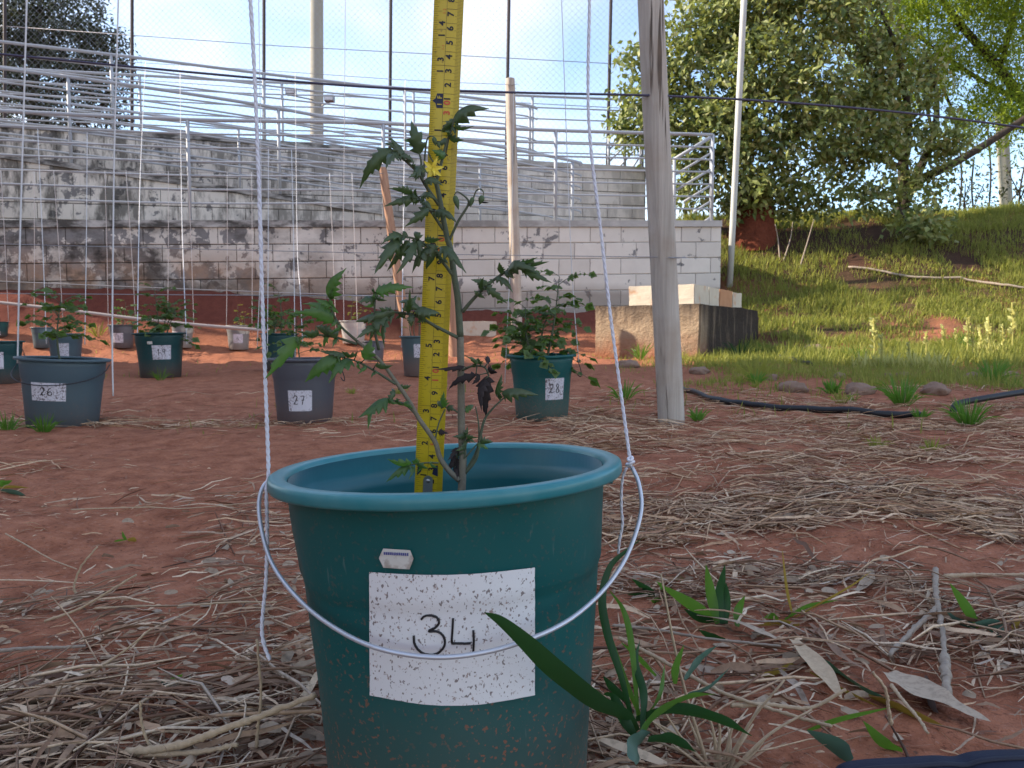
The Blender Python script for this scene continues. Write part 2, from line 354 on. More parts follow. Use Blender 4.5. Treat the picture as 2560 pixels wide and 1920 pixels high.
# painted block wall
def wallmat(name, mold):
    n = NT(name, .9, .15); p = n.pos(); q = n.sep(p)
    s = n.math('ADD', n.math('MULTIPLY', q[0], float(WT[0])), n.math('MULTIPLY', q[1], float(WT[1])))   # along the wall
    s0 = float(WA[0] * WT[0] + WA[1] * WT[1]); s = n.math('SUBTRACT', s, s0)
    tone = n.rng(n.rnd(), 0, 1, .86, 1.06)
    white = n.mix(n.noise(p, 5, 5, .6), (.60, .555, .51), (.77, .725, .67))
    grey = n.mix(n.noise(p, 30, 4), (.165, .16, .165), (.29, .28, .28))
    # weathering gets stronger towards the old left end
    left = n.rng(s, 5.2, 1.0)
    peel = n.noise(p, 4.6, 7, .66, .4); fleck = n.noise(p, 14, 5, .6)
    thr = n.math('SUBTRACT', .66 if mold else .60, n.math('MULTIPLY', left, .10 if mold else .15))
    pk = n.rng(n.math('SUBTRACT', n.math('ADD', peel, n.math('MULTIPLY', n.math('SUBTRACT', fleck, .5), .22)), thr), 0, .03)
    c = n.mix(pk, white, grey)
    if mold:
        top = n.math('MULTIPLY', n.rng(n.noise(n.mapv(p, (2.6, 2.6, .8)), 1.7, 7, .72), .44, .56), n.rng(s, 7.5, 1.0, .35, 1.0))
        c = n.mix(n.math('MULTIPLY', top, .80), c, n.mix(fleck, (.022, .022, .020), (.085, .08, .072)))
    else:
        low = n.rng(q[2], 1.30, .80)
        org = n.math('MULTIPLY', n.math('MULTIPLY', n.rng(q[2], 1.45, 1.0), n.rng(s, 5.6, 2.6)), n.rng(n.noise(p, 2.2, 5, .6), .36, .56))
        c = n.mix(n.math('MULTIPLY', org, .8), c, n.mix(fleck, (.33, .17, .095), (.52, .33, .21)))
        dk = n.math('MULTIPLY', n.rng(n.noise(n.mapv(p, (1.6, 1.6, 2.4)), 1.5, 6, .65), .45, .62), n.rng(s, 5.0, 1.4, 0, 1.0))
        c = n.mix(dk, c, n.mix(fleck, (.030, .027, .026), (.10, .085, .075)))
        wet = n.math('MULTIPLY', n.rng(q[2], 1.02, .86), n.rng(s, 1.2, 3.4, .75, 1.0))
        c = n.mix(n.math('MULTIPLY', wet, .6), c, n.mix(fleck, (.13, .095, .075), (.23, .17, .135)))
    c = n.mix(1.0, c, n.mix(tone, (0, 0, 0), (1, 1, 1)), 'MULTIPLY')
    n.color(c).bump(n.math('ADD', n.noise(p, 60, 5), n.math('MULTIPLY', pk, -.6)), .4, .006); M[name] = n.m
wallmat('block_paint', False); wallmat('block_mold', True)
n = NT('mortar', .95, .1); p = n.pos(); n.color(n.mix(n.noise(p, 12, 5), (.055, .05, .046), (.24, .22, .20))).bump(n.noise(p, 50, 4), .5, .01); M['mortar'] = n.m
n = NT('mortar_paint', .95, .1); p = n.pos(); n.color(n.mix(n.rng(n.sep(p)[0], -1.2, .6), n.mix(n.noise(p, 12, 5), (.03, .026, .024), (.15, .12, .10)), n.mix(n.noise(p, 6, 5), (.30, .285, .27), (.58, .56, .54)))); M['mortar_paint'] = n.m
n = NT('coping', .9, .15); p = n.pos(); q = n.sep(p)
dk = n.math('MULTIPLY', n.rng(n.noise(n.mapv(p, (1.5, 1.5, 4)), 2.2, 6, .65), .36, .58), n.rng(q[0], 1.8, -2.5, .15, .95))
n.color(n.mix(dk, n.mix(n.noise(p, 8, 5), (.42, .40, .385), (.56, .54, .52)), (.065, .06, .055))).bump(n.noise(p, 40, 5), .5, .012); M['coping'] = n.m
n = NT('rail_paint', .45, .35); p = n.pos(); n.color(n.mix(n.rng(n.noise(n.mapv(p, (1, 1, 5)), 3, 5, .6), .62, .72, 0, .6), (.36, .385, .43), (.24, .19, .165))); M['rail'] = n.m
n = NT('white_pipe', .5, .3); p = n.pos(); n.color(n.mix(n.rng(n.noise(n.mapv(p, (4, 4, 1.2)), 3, 4), .5, .75, 0, .6), (.47, .48, .46), (.32, .31, .29))); M['pipe_white'] = n.m
n = NT('weathered_wood', .88, .15); p = n.pos()
g = n.noise(n.mapv(p, (55, 55, 1.6)), 1.0, 6, .62, .3)
c = n.mix(g, (.25, .22, .19), (.68, .61, .54)); ck = n.rng(n.noise(n.mapv(p, (34, 34, .9)), 1.0, 3, .5), .63, .67, 0, 1)
c = n.mix(n.math('MULTIPLY', ck, .85), c, (.045, .032, .024)); c = n.mix(n.rng(n.noise(p, 5, 4), .45, .7, 0, .5), c, (.33, .235, .165))
n.color(c).bump(n.math('SUBTRACT', g, n.math('MULTIPLY', ck, .9)), .8, .008); M['wood'] = n.m
n = NT('orange_wood', .88, .15); p = n.pos(); g = n.noise(n.mapv(p, (40, 40, 2)), 1.0, 6, .6)
n.color(n.mix(g, (.22, .105, .065), (.50, .32, .22))).bump(g, .7, .008); M['wood_orange'] = n.m
n = NT('mossy_concrete', .95, .1); p = n.pos(); q = n.sep(p)
c = n.mix(n.noise(p, 7, 6, .65), (.24, .175, .12), (.47, .36, .25))
mo = n.math('MULTIPLY', n.rng(n.math('ADD', q[2], n.math('MULTIPLY', n.noise(n.mapv(p, (9, 9, 1.2)), 1.4, 5, .6), .42)), .66, .88), 1.0)
c = n.mix(mo, c, n.mix(n.noise(p, 30, 4), (.035, .028, .024), (.13, .10, .085)))
c = n.mix(n.math('MULTIPLY', n.rng(q[2], .40, .15), n.rng(n.noise(p, 5, 4), .3, .6)), c, (.30, .125, .07))
c = n.mix(n.math('MULTIPLY', n.rng(q[0], 1.70, 1.85), n.rng(n.noise(n.mapv(p, (6, 6, 1)), 1.6, 5, .6), .22, .5, 0, .95)), c, (.045, .036, .032))  # right face darkened to paint in its shade, along with mould
n.color(c).bump(n.noise(p, 26, 7, .7), .9, .03); M['mossy'] = n.m
n = NT('cream_block', .92, .1); p = n.pos(); c = n.mix(n.noise(p, 14, 6, .65), (.50, .43, .34), (.68, .61, .50))
c = n.mix(n.rng(n.noise(p, 6, 3), .58, .66, 0, .7), c, (.55, .30, .17)); n.color(c).bump(n.noise(p, 60, 5), .5, .006); M['cream'] = n.m
n = NT('orange_block', .92, .1); p = n.pos(); n.color(n.mix(n.noise(p, 10, 5), (.42, .20, .105), (.55, .32, .19))).bump(n.noise(p, 60, 5), .5, .006); M['orange_block'] = n.m
plain('fence_pole', (.042, .030, .030), .7); plain('net', (.34, .36, .40), .6)
plain('cable', (.06, .055, .10), .45, .4); plain('galv_wire', (.30, .30, .32), .5, .4, .3); plain('hose', (.014, .015, .019), .5, .4)
plain('conduit', (.34, .29, .28), .6); plain('lamp_body', (.20, .21, .22), .5); plain('lamp_glass', (.65, .66, .68), .3, .5)
n = NT('pole_concrete', .9, .15); p = n.pos(); n.color(n.mix(n.noise(n.mapv(p, (3, 3, .8)), 2, 5), (.27, .26, .22), (.42, .41, .36))); M['pole_concrete'] = n.m
n = NT('termite_earth', .95, .05); p = n.pos(); n.color(n.mix(n.noise(p, 9, 5), (.085, .026, .017), (.20, .062, .036))).bump(n.noise(p, 18, 5), .9, .05); M['termite'] = n.m
n = NT('navy', .75, .25); p = n.pos(); n.color(n.mix(n.noise(p, 90, 4), (.013, .016, .034), (.022, .027, .054))).bump(n.noise(p, 500, 2), .3, .001); M['navy'] = n.m
plain('navy_trim', (.010, .012, .028), .6)
n = NT('plaster', .9, .15); p = n.pos(); n.color(n.mix(n.noise(p, 1.5, 5), (.66, .63, .58), (.76, .73, .68))); M['plaster'] = n.m
plain('roof_sheet', (.22, .16, .14), .6); plain('pane', (.05, .06, .07), .1, .5); plain('door_paint', (.12, .16, .18), .5)

# ------------------------------------------------------------------ ground: one sheet to the horizon, finest where the camera looks
def build_ground():
    rr = np.concatenate([[0.05, .2], np.geomspace(.36, 12, 420), np.geomspace(12.4, 900, 60)])
    an = np.concatenate([np.linspace(-math.pi, -.75, 30)[:-1], np.linspace(-.75, .75, 460), np.linspace(.75, math.pi, 30)[1:-1]])
    A, R = np.meshgrid(an, rr); X = R * np.sin(A); Y = R * np.cos(A); Z = gz(X, Y)
    m, k = X.shape; v = np.stack([X.ravel(), Y.ravel(), Z.ravel()], 1)
    i = np.arange(m - 1)[:, None] * k; j = np.arange(k)[None, :]; j2 = (j + 1) % k
    f = np.stack([(i + j).ravel(), (i + k + j).ravel(), (i + k + j2).ravel(), (i + j2).ravel()], 1)
    me = bpy.data.meshes.new('ground'); me.vertices.add(len(v)); me.vertices.foreach_set('co', v.ravel())
    me.loops.add(f.size); me.loops.foreach_set('vertex_index', f.ravel().astype(np.int32))
    me.polygons.add(len(f)); me.polygons.foreach_set('loop_start', np.arange(0, f.size, 4, dtype=np.int32))
    me.polygons.foreach_set('use_smooth', np.ones(len(f), bool)); me.update(calc_edges=True); me.validate()
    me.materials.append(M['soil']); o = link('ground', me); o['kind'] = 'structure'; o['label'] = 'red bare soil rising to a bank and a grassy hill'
build_ground()
def npmesh(name, v, f, mat):
    me = bpy.data.meshes.new(name); q = f.shape[1]
    me.vertices.add(len(v)); me.vertices.foreach_set('co', np.ascontiguousarray(v, np.float32).ravel())
    me.loops.add(f.size); me.loops.foreach_set('vertex_index', f.ravel().astype(np.int32))
    me.polygons.add(len(f)); me.polygons.foreach_set('loop_start', np.arange(0, f.size, q, dtype=np.int32))
    me.polygons.foreach_set('use_smooth', np.ones(len(f), bool)); me.update(calc_edges=True)
    me.materials.append(mat); return me

# ------------------------------------------------------------------ block walls of the ramped stand
def block_wall(name, label, off, s0, s1, ztop, zbot, mat, cop=.075, course=.2, bl=.405, cope_mat='coping'):
    """ztop / zbot are functions of s; blocks are single pieces with open joints before a recessed backing"""
    root = thing(name, wall_pt((s0 + s1) / 2, off, zbot((s0 + s1) / 2)), label, 'wall', 'block walls of the stand')
    N = 40; mb = MB(); ss = [lerp(s0, s1, i / N) for i in range(N + 1)]
    v = []
    for s in ss:
        for (o, z) in ((off + .012, zbot(s) - .25), (off + .012, ztop(s) - .004), (off + .17, ztop(s) - .004), (off + .17, zbot(s) - .25)): v.append(wall_pt(s, o, z))
    f = []
    for i in range(N):
        for k in range(4): f.append((i * 4 + k, (i + 1) * 4 + k, (i + 1) * 4 + (k + 1) % 4, i * 4 + (k + 1) % 4))
    f.append((0, 1, 2, 3)); f.append((N * 4 + 3, N * 4 + 2, N * 4 + 1, N * 4))
    obj('mortar_core', v, f, M['mortar' if mat == 'block_mold' else 'mortar_paint'], root, False)
    if cop:
        v = []; rj = random.Random(3)
        for s in ss:
            e = rj.uniform(-.006, .006)
            for (o, z) in ((off - .028 + e, -.004), (off - .025 + e, cop), (off + .19, cop), (off + .19, -.004)): v.append(wall_pt(s, o, ztop(s) + z))
        f = []
        for i in range(N):
            for k in range(4): f.append((i * 4 + k, (i + 1) * 4 + k, (i + 1) * 4 + (k + 1) % 4, i * 4 + (k + 1) % 4))
        f.append((0, 1, 2, 3)); f.append((N * 4 + 3, N * 4 + 2, N * 4 + 1, N * 4))
        obj('coping', v, f, M[cope_mat], root, False)
    zt = max(ztop(s0), ztop(s1)); lev = [zt]
    zmin = min(zbot(s0), zbot(s1), zbot((s0 + s1) / 2)) - .12
    k = 0; rj = random.Random(int(off * 100) + 5)
    slope = abs(ztop(s0) - ztop(s1)) > .25
    while True:
        z1 = (lambda s, k=k: (zt if slope else ztop(s)) - k * course - .0045)
        z0 = (lambda s, k=k: (zt if slope else ztop(s)) - (k + 1) * course + .0045)
        if max(z1(s0), z1(s1)) < zmin: break
        s = s0 - (bl / 2 if k % 2 else 0)
        while s < s1 - .03:
            a = max(s, s0) + .003; b = min(s + bl, s1) - .003; s += bl
            if b - a < .05: continue
            if z1(a) < zbot(a) - .22 and z1(b) < zbot(b) - .22: continue
            ta, tb = min(z1(a), ztop(a) - .004), min(z1(b), ztop(b) - .004)
            if ta - z0(a) < .02 or tb - z0(b) < .02: continue
            e = rj.uniform(-.003, .003); c = .006
            fr = [(a + c, off + e, z0(a) + c), (b - c, off + e, z0(b) + c), (b - c, off + e, tb - c), (a + c, off + e, ta - c)]
            bk = [(a, off + e + c, z0(a)), (b, off + e + c, z0(b)), (b, off + e + c, tb), (a, off + e + c, ta)]
            bb = [(q[0], off + .10, q[2]) for q in bk]
            vv = [wall_pt(*(q[0], q[1], q[2])) for q in fr + bk + bb]
            ff = [(0, 1, 2, 3)] + [(i, 4 + i, 4 + (i + 1) % 4, (i + 1) % 4) for i in range(4)] + [(4 + i, 8 + i, 8 + (i + 1) % 4, 4 + (i + 1) % 4) for i in range(4)]
            obj('block', vv, ff, M[mat], root, False)
        k += 1
    return root
SL = s_of(on_plane(-140, 600, 0))
zc = lambda s: np.interp(s, [0, WL], [on_plane(5, 570, 0).z, on_plane(1795, 566, 0).z]).item()
block_wall('block_wall', 'front painted block wall, white on the right and stained dark at the left, behind the buckets', 0.0, SL, WL, zc, lambda s: np.interp(s, [0, 3, 5.2, WL], [.80, .74, .58, .5]).item(), 'block_paint')
def line_z(off, pts):
    q = [(s_of(on_plane(x, y, off)), on_plane(x, y, off).z) for x, y in pts]
    return lambda s: np.interp(s, [k[0] for k in q], [k[1] for k in q]).item()
oR = .95; zr = line_z(oR, [(-140, 372), (0, 394), (1120, 560)])
block_wall('ramp_wall', 'dark mouldy wedge of blocks sloping down behind the front wall', oR, s_of(on_plane(-140, 500, oR)), s_of(on_plane(1120, 500, oR)), zr, lambda s: zc(0) - .1, 'block_mold', .06)
oB = 2.3; zb = line_z(oB, [(-140, 308), (0, 318), (600, 356), (1150, 404), (1614, 430)])
block_wall('back_wall', 'rear block wall with black mould along its top behind the railings', oB, s_of(on_plane(-140, 500, oB)), s_of(on_plane(1614, 500, oB)), zb, lambda s: zc(0) - .1, 'block_mold', .07)
# ramp decks between the walls
def deck(name, off0, off1, z0f, z1f, s0, s1):
    v = []; N = 12; f = []
    for i in range(N + 1):
        s = lerp(s0, s1, i / N); v += [wall_pt(s, off0, z0f(s)), wall_pt(s, off1, z1f(s)), wall_pt(s, off1, z1f(s) - .12), wall_pt(s, off0, z0f(s) - .12)]
    for i in range(N):
        for k in range(4): f.append((i * 4 + k, (i + 1) * 4 + k, (i + 1) * 4 + (k + 1) % 4, i * 4 + (k + 1) % 4))
    f += [(0, 1, 2, 3), (N * 4 + 3, N * 4 + 2, N * 4 + 1, N * 4)]
    o = obj(name, v, f, M['coping'], None, False); o['kind'] = 'structure'; return o
deck('walkway', .172, .94, lambda s: zc(s) - .01, lambda s: zc(s) - .01, SL, WL - .02)
sR1 = s_of(on_plane(1120, 500, oR))
deck('ramp', 1.13, 2.28, lambda s: zr(s) - .05 if s < sR1 else zc(0) - .02, lambda s: zr(s) - .05 if s < sR1 else zc(0) - .02, SL - .5, WL - .1)
deck('ramp', 2.5, 4.9, lambda s: zb(s) - .06, lambda s: zb(s) - .06, SL - 1, s_of(on_plane(1614, 500, oB)) - .05)

# ------------------------------------------------------------------ railings
def railing(label, off, top, posts, n_rail, gap, rr=.022, rt=.0125, pr=.022, foot=None):
    """top: pixel polyline of the hand rail on the plane 'off'; posts: pixel x"""
    pts = [on_plane(x, y, off) for x, y in top]
    root = thing('railing', wall_pt(s_of(pts[len(pts) // 2]), off, pts[-1].z - 1.0), label, 'railing', 'white tube railings of the stand')
    obj('hand_rail', *tube(spline(pts, 6), rr, 8), M['rail'], root)
    for k in range(1, n_rail + 1):
        e = [q + Vector((0, 0, -gap * k)) for q in pts]
        obj('rail', *tube(spline(e, 4), rt, 6), M['rail'], root)
    zs = [s_of(q) for q in pts]
    for x in posts:
        s = s_of(on_plane(x, 500, off)); z = float(np.interp(s, zs, [q.z for q in pts]))
        zf = foot(s) if foot else z - gap * (n_rail + 1) - .02
        b = wall_pt(s, off + .002, zf); obj('post', *tube([b, wall_pt(s, off + .002, z)], pr, 8), M['rail'], root)
    return root
railing('level white tube railing standing on the front wall coping', .07, [(-140, 268), (0, 277), (474, 299), (900, 307), (1389, 326), (1782, 337)], [-60, 474, 960, 1389, 1780], 6, .158, foot=lambda s: zc(s) + .06)
railing('white railing sloping down along the mouldy wedge wall', 1.06, [(-140, 150), (0, 170), (290, 208), (635, 260), (900, 309), (1200, 358), (1430, 402), (1452, 414)], [181, 700, 1130, 1431], 5, .165, foot=lambda s: min(zr(s), 9) + .05 if s < sR1 else zc(s) - .01)
railing('white railing on the rear ramp, its bent end below the sky', 2.42, [(-140, 88), (0, 104), (325, 142), (651, 183), (900, 212), (1146, 240), (1310, 262), (1344, 272)], [289, 665, 1014, 1324], 5, .165, foot=lambda s: zb(s) + .06)
railing('long white railing along the top of the rear ramp', 3.8, [(-140, 160), (0, 170), (325, 187), (635, 204), (900, 213), (1200, 234), (1605, 251)], [358, 710, 1036, 1331, 1600], 5, .19, foot=lambda s: zb(s) - .09)
railing('thin white railing between the two ramps', 1.75, [(-140, 225), (0, 238), (480, 300), (960, 372), (1380, 432)], [600, 1200], 4, .16, .018, .014, .018, foot=lambda s: (zr(s) if s < sR1 else zc(s)) - .06)
# stair railing rising to the right at the end of the stand
def stair_rail(label, off, a, b, n, gap_px):
    p0 = on_plane(*a, off)
    root = thing('stair_railing', p0, label, 'railing', 'white stair railings')
    for k in range(n):
        q = [on_plane(a[0] + (0 if k < 3 else (k - 2) * 24), a[1] + gap_px * k - (0 if k < 3 else (k - 2) * 14), off), on_plane(b[0], b[1] + gap_px * k, off)]
        obj('hand_rail' if k == 0 else 'rail', *tube(q, .024 if k == 0 else .016, 7), M['rail'], root)
    return root
r_ = stair_rail('white stair railing with slanting tubes beside the end post', .25, (1686, 398), (1779, 342), 6, 40)
obj('post', *tube([on_plane(1686, 398, .25), on_plane(1686, 562, .25)], .022, 7), M['rail'], r_)
obj('post', *tube([on_plane(1779, 340, .25), on_plane(1777, 562, .25)], .022, 7), M['rail'], r_)
r_ = stair_rail('white stair railing rising against the sky behind the tall post', 3.6, (1522, 345), (1606, 262), 5, 30)
for x, y in ((1522, 345), (1562, 305), (1606, 262)):
    obj('post', *tube([on_plane(x, y, 3.6), on_plane(x, 425, 3.6)], .026, 7), M['rail'], r_)

# ------------------------------------------------------------------ net fence behind the stand
FY = 17.0
fence = thing('net_fence', (0, FY, .9), 'tall dark-poled ball fence with thin diamond netting against the sky', 'fence')
for xt, xb, yb in ((330, 330, 300), (660, 660, 420), (979, 975, 300), (1277, 1265, 420), (1533, 1518, 430), (1731, 1722, 165), (12, 12, 330)):
    top = P(xt, -260, FY); bot = P(xb, yb, FY); d = (bot - top); bot = top + d * ((top.z - .75) / (top.z - bot.z))
    obj('pole', *tube([bot, top], .036, 7), M['fence_pole'], fence)
x0, x1 = P(-60, 0, FY).x, P(1735, 0, FY).x; z0, z1 = 2.6, 10.2; mb = MB(); pit = .135; tw = .0016
def strip(a, b):
    a = Vector(a); b = Vector(b); d = (b - a).normalized(); w = Vector((d.z, 0, -d.x)) * tw; k = Vector((0, tw, 0))
    k0 = len(mb.v); mb.v += [tuple(q) for q in (a - w, a + k, a + w, b - w, b + k, b + w)]
    mb.f += [(k0, k0 + 1, k0 + 4, k0 + 3), (k0 + 1, k0 + 2, k0 + 5, k0 + 4), (k0 + 2, k0, k0 + 3, k0 + 5)]
hgt = z1 - z0; t = x0 - hgt
while t < x1:
    a0, a1 = max(t, x0), min(t + hgt, x1)
    if a1 > a0:
        strip((a0, FY + .03, z0 + (a0 - t)), (a1, FY + .03, z0 + (a1 - t))); strip((a0, FY + .034, z1 - (a0 - t)), (a1, FY + .034, z1 - (a1 - t)))
    t += pit
o = mb.obj('netting', M['net'], fence, False); o['kind'] = 'stuff'
for zy in (60, 170):
    obj('tension_wire', *tube([P(-60, zy, FY), P(700, zy + 55, FY), P(1735, zy + 110, FY)], .008, 4), M['galv_wire'], fence)

# ------------------------------------------------------------------ floodlight column, far concrete pole, white pipe
def pole(name, label, xt, xb, ytop, Y, r0, r1, mat, zb=None, n=14):
    a = P(xt, ytop, Y); zb = gzs(P(xb, 700, Y).x, Y) - .1 if zb is None else zb
    b = P(xb, 700, Y); b.z = zb; root = thing(name, (b.x, b.y, zb + .1), label, 'pole')
    obj('shaft', *tube([b.lerp(a, k / 5) for k in range(6)], [lerp(r1, r0, k / 5) for k in range(6)], n), M[mat], root); return root
r_ = pole('floodlight_pole', 'thick grey concrete floodlight pole behind the stand', 792, 790, -300, 19, .145, .17, 'pole_concrete', .5)
for x, y, w in ((728, 230, 11), (824, 247, 9)):
    c = P(x, y, 18.7); mb = MB(); mb.box((c.x - .11, c.y - .1, c.z - .07), (c.x + .11, c.y + .08, c.z + .07)); o = mb.obj('floodlight', M['lamp_body'], r_, False)
    mb = MB(); mb.box((c.x - .095, c.y - .112, c.z - .055), (c.x + .095, c.y - .1005, c.z + .055)); mb.obj('lamp_glass', M['lamp_glass'], o, False)
    mb = MB(); mb.tube([(c.x, c.y, c.z - .08), P(793, y + 22, 18.9)], .018, 5); mb.obj('bracket', M['lamp_body'], r_)
pole('concrete_pole', 'pale concrete pole on the hill at the far right behind the thin trees', 2503, 2515, 280, 16.5, .115, .13, 'pole_concrete')
pole('steel_pipe', 'tall white painted steel pipe standing at the foot of the hill beside the wall end', 1866, 1824, -120, 10.55, .041, .041, 'pipe_white')

# ------------------------------------------------------------------ concrete plinth and blocks
def rough_box(name, u, v, corner, lu, lv, z0, z1, mat, parent=None, amp=.012, seg=14, seed=1):
    u = Vector(u); v = Vector(v); import bmesh
    bm = bmesh.new(); bmesh.ops.create_cube(bm, size=1.0)
    bmesh.ops.bevel(bm, geom=list(bm.edges), offset=.012, segments=2, affect='EDGES')
    bmesh.ops.subdivide_edges(bm, edges=list(bm.edges), cuts=5, use_grid_fill=True)
    for q in bm.verts:
        a, b, c = q.co.x + .5, q.co.y + .5, q.co.z + .5
        p = Vector(corner) + u * (a * lu) + v * (b * lv); p.z = lerp(z0, z1, c)
        k = float(vnoise(np.array([p.x * 9 + p.z * 7]), np.array([p.y * 9 - p.z * 5]), seed)[0]) - .5
        k2 = float(vnoise(np.array([p.x * 31 + p.z * 23]), np.array([p.y * 29 - p.z * 27]), seed)[0]) - .5
        q.co = p + (u * (a - .5) + v * (b - .5) + Vector((0, 0, c - .5))) * (2 * amp * k + amp * k2)
    me = bpy.data.meshes.new(name); bm.to_mesh(me); bm.free(); me.materials.append(M[mat]); return link(name, me, parent)
pc = P(1748, 889, 7.0); U = Vector((-.84, .54, 0)); V = Vector((.54, .84, 0))
ztop = P(1748, 760, 7.0).z
cz = Vector((pc.x, pc.y, 0))
o = rough_box('concrete_plinth', U, V, cz, 1.06, 1.95, 0.02, ztop, 'mossy', None, .016)
tag(o, 'low rough concrete plinth with black mould, carrying loose cream blocks', 'plinth')
def cblock(label, du, dv, lu, lv, h, mat, seed):
    o = rough_box('concrete_block', U, V, cz + U * du + V * dv, lu, lv, ztop - .004, ztop + h, mat, None, .006, seed=seed)
    tag(o, label, 'block', 'loose blocks on the plinth')
cblock('cream concrete block, largest of those on the mouldy plinth', .10, .14, .66, .40, .19, 'cream', 3)
cblock('grey-white concrete block behind the largest one on the plinth', .10, .56, .40, .30, .185, 'cream', 4)
cblock('orange stained concrete block on the plinth', .10, .88, .40, .42, .18, 'orange_block', 5)
cblock('pale concrete block at the far end of the plinth', .10, 1.32, .40, .30, .17, 'cream', 6)
g_ = gpix(1180, 842); o = rough_box('concrete_block', (1, 0, 0), (0, 1, 0), (g_.x - .12, g_.y, 0), .4, .2, g_.z - .02, g_.z + .17, 'cream', None, .006, seed=8)
tag(o, 'pale block standing on the soil behind the tall tomato stem', 'block')

# ------------------------------------------------------------------ wooden posts
def wpost(label, top, bot, rt, rb, mat, extra=0.0):
    """top (x,y,Y) pixel, bot: ground point"""
    a = P(*top); b = Vector(bot) - Vector((0, 0, .12)); root = thing('wooden_post', bot, label, 'post', 'wooden posts')
    N = 26; n = 18; v = []; f = []; rj = random.Random(int(top[0]))
    ph = [rj.uniform(0, 6.28) for _ in range(4)]
    for i in range(N + 1):
        t = i / N; c = b.lerp(a, t) + Vector((math.sin(t * 3 + ph[0]) * .006, 0, 0)); r = lerp(rb, rt, t)
        if i == N: r *= .93
        for k in range(n):
            an = 2 * math.pi * k / n
            rr = r * (1 + .035 * math.sin(2 * an + ph[1] + t) + .03 * math.sin(3 * an + ph[2]) + .02 * math.sin(7 * an + ph[3] + 2 * t) - (.09 if k == 11 and t > .1 else 0) - (.05 if k == 14 else 0))
            v.append(c + Vector((math.cos(an) * rr, math.sin(an) * rr, 0)))
    for i in range(N):
        for k in range(n): f.append((i * n + k, i * n + (k + 1) % n, (i + 1) * n + (k + 1) % n, (i + 1) * n + k))
    obj('shaft', v, f, M[mat], root)
    obj('sawn_top', v[-n:] + [a + Vector((0, 0, .004))], [(k, (k + 1) % n, n) for k in range(n)], M[mat], root); return root
gA = gpix(1680, 1056); pa = wpost('thick weathered grey wooden post beside the bucket numbered 28', (1626, -110, gA.y - .05), gA, .047, .053, 'wood')
gB = gpix(1292, 846); pb = wpost('shorter grey wooden post with a flat top behind the bucket numbered 28', (1277, 197, gB.y), gB, .056, .068, 'wood')
gC = gpix(1020, 838); pc_ = wpost('leaning reddish wooden post behind the measuring tape', (957, 419, gC.y + .3), gC, .048, .056, 'wood_orange')
gD = gpix(1136, 890); pd_ = wpost('thin dark brown wooden post right behind the tomato stem', (1112, 560, gD.y), gD, .045, .05, 'wood_orange')

# ------------------------------------------------------------------ cables and wires
def wire(name, label, pts, r, mat, n=6, cat='wire', group=None, sub=8):
    o = obj(name, *tube(spline([P(*q) for q in pts], sub), r, n), M[mat]); tag(o, label, cat, group); return o
YA = gA.y
wire('cable', 'dark violet cable stretched across the scene in front of the thick post', [(-120, 124, YA - .12), (0, 135, YA - .12), (450, 178, YA - .11), (900, 216, YA - .10), (1280, 231, YA - .09), (1640, 239, YA - .065), (1950, 255, YA + .1), (2300, 286, YA + .2), (2700, 338, YA + .3)], .0045, 'cable', 7, 'cable')
wire('wire', 'thin wire tied round the thick post at block-wall height', [(-100, 607, YA + .15), (0, 610, YA + .15), (900, 632, YA + .1), (1655, 643, YA - .06), (1672, 644, YA - .075), (1695, 645, YA - .07), (1712, 642, YA - .02)], .0016, 'galv_wire', 5, 'wire', 'trellis wires')
wire('wire', 'thin wire tied round the top of the shorter post', [(-100, 130, gB.y), (600, 172, gB.y), (1013, 200, gB.y - .04), (1262, 211, gB.y - .05), (1280, 212, gB.y - .075), (1294, 210, gB.y - .04)], .0032, 'galv_wire', 5, 'wire', 'trellis wires')
wire('wire', 'upper of two low thin wires before the red bank', [(-100, 699, 7.4), (0, 703, 7.4), (450, 722, 7.4), (985, 742, 7.55)], .0045, 'galv_wire', 5, 'wire', 'trellis wires')
wire('wire', 'lower of two low thin wires before the red bank', [(-100, 734, 6.2), (0, 734, 6.2), (450, 737, 6.2), (1110, 741, 6.2)], .0035, 'galv_wire', 5, 'wire', 'trellis wires')
wire('wire', 'thin wire carrying the short cords of the rear bucket row', [(-100, 426, 7.4), (0, 426, 7.4), (500, 430, 7.4), (960, 434, gC.y + .25)], .0030, 'galv_wire', 5, 'wire', 'trellis wires')
wire('wire', 'thin wire carrying the cords of the middle bucket row', [(-100, 306, 5.8), (0, 316, 5.8), (300, 338, 5.8), (700, 372, 5.8), (1110, 400, 6.0)], .0026, 'galv_wire', 5, 'wire', 'trellis wires')
# grey conduit along the red bank
def ground_tube(name, label, pix, r, mat, lift=0, cat='pipe', n=8, group=None):
    pts = [gpix(x, y) for x, y in pix]; pts = spline(pts, 6)
    pts = [Vector((q.x, q.y, gzs(q.x, q.y) + r * .8 + lift)) for q in pts]
    o = obj(name, *tube(pts, r, n), M[mat]); tag(o, label, cat, group); return o
wire('conduit', 'thin grey plastic conduit lying along the red bank', [(-80, 750, 7.45), (0, 757, 7.45), (170, 776, 7.45), (340, 797, 7.45), (520, 815, 7.5), (690, 828, 7.55)], .017, 'conduit', 8, 'pipe')
ground_tube('hose', 'black irrigation hose lying on the straw beside the thick post', [(1690, 965), (1745, 990), (1800, 1008), (1900, 1022), (2060, 1034), (2200, 1044), (2300, 1046)], .014, 'hose', .004, 'hose')
hb = gpix(2400, 1044)
wire('hose', 'black hose end bending up out of the grass at the right', [(2385, 1040, hb.y), (2384, 1020, hb.y), (2400, 1008, hb.y + .02), (2460, 996, hb.y + .06), (2560, 980, hb.y + .15), (2680, 962, hb.y + .25)], .014, 'hose', 8, 'hose')
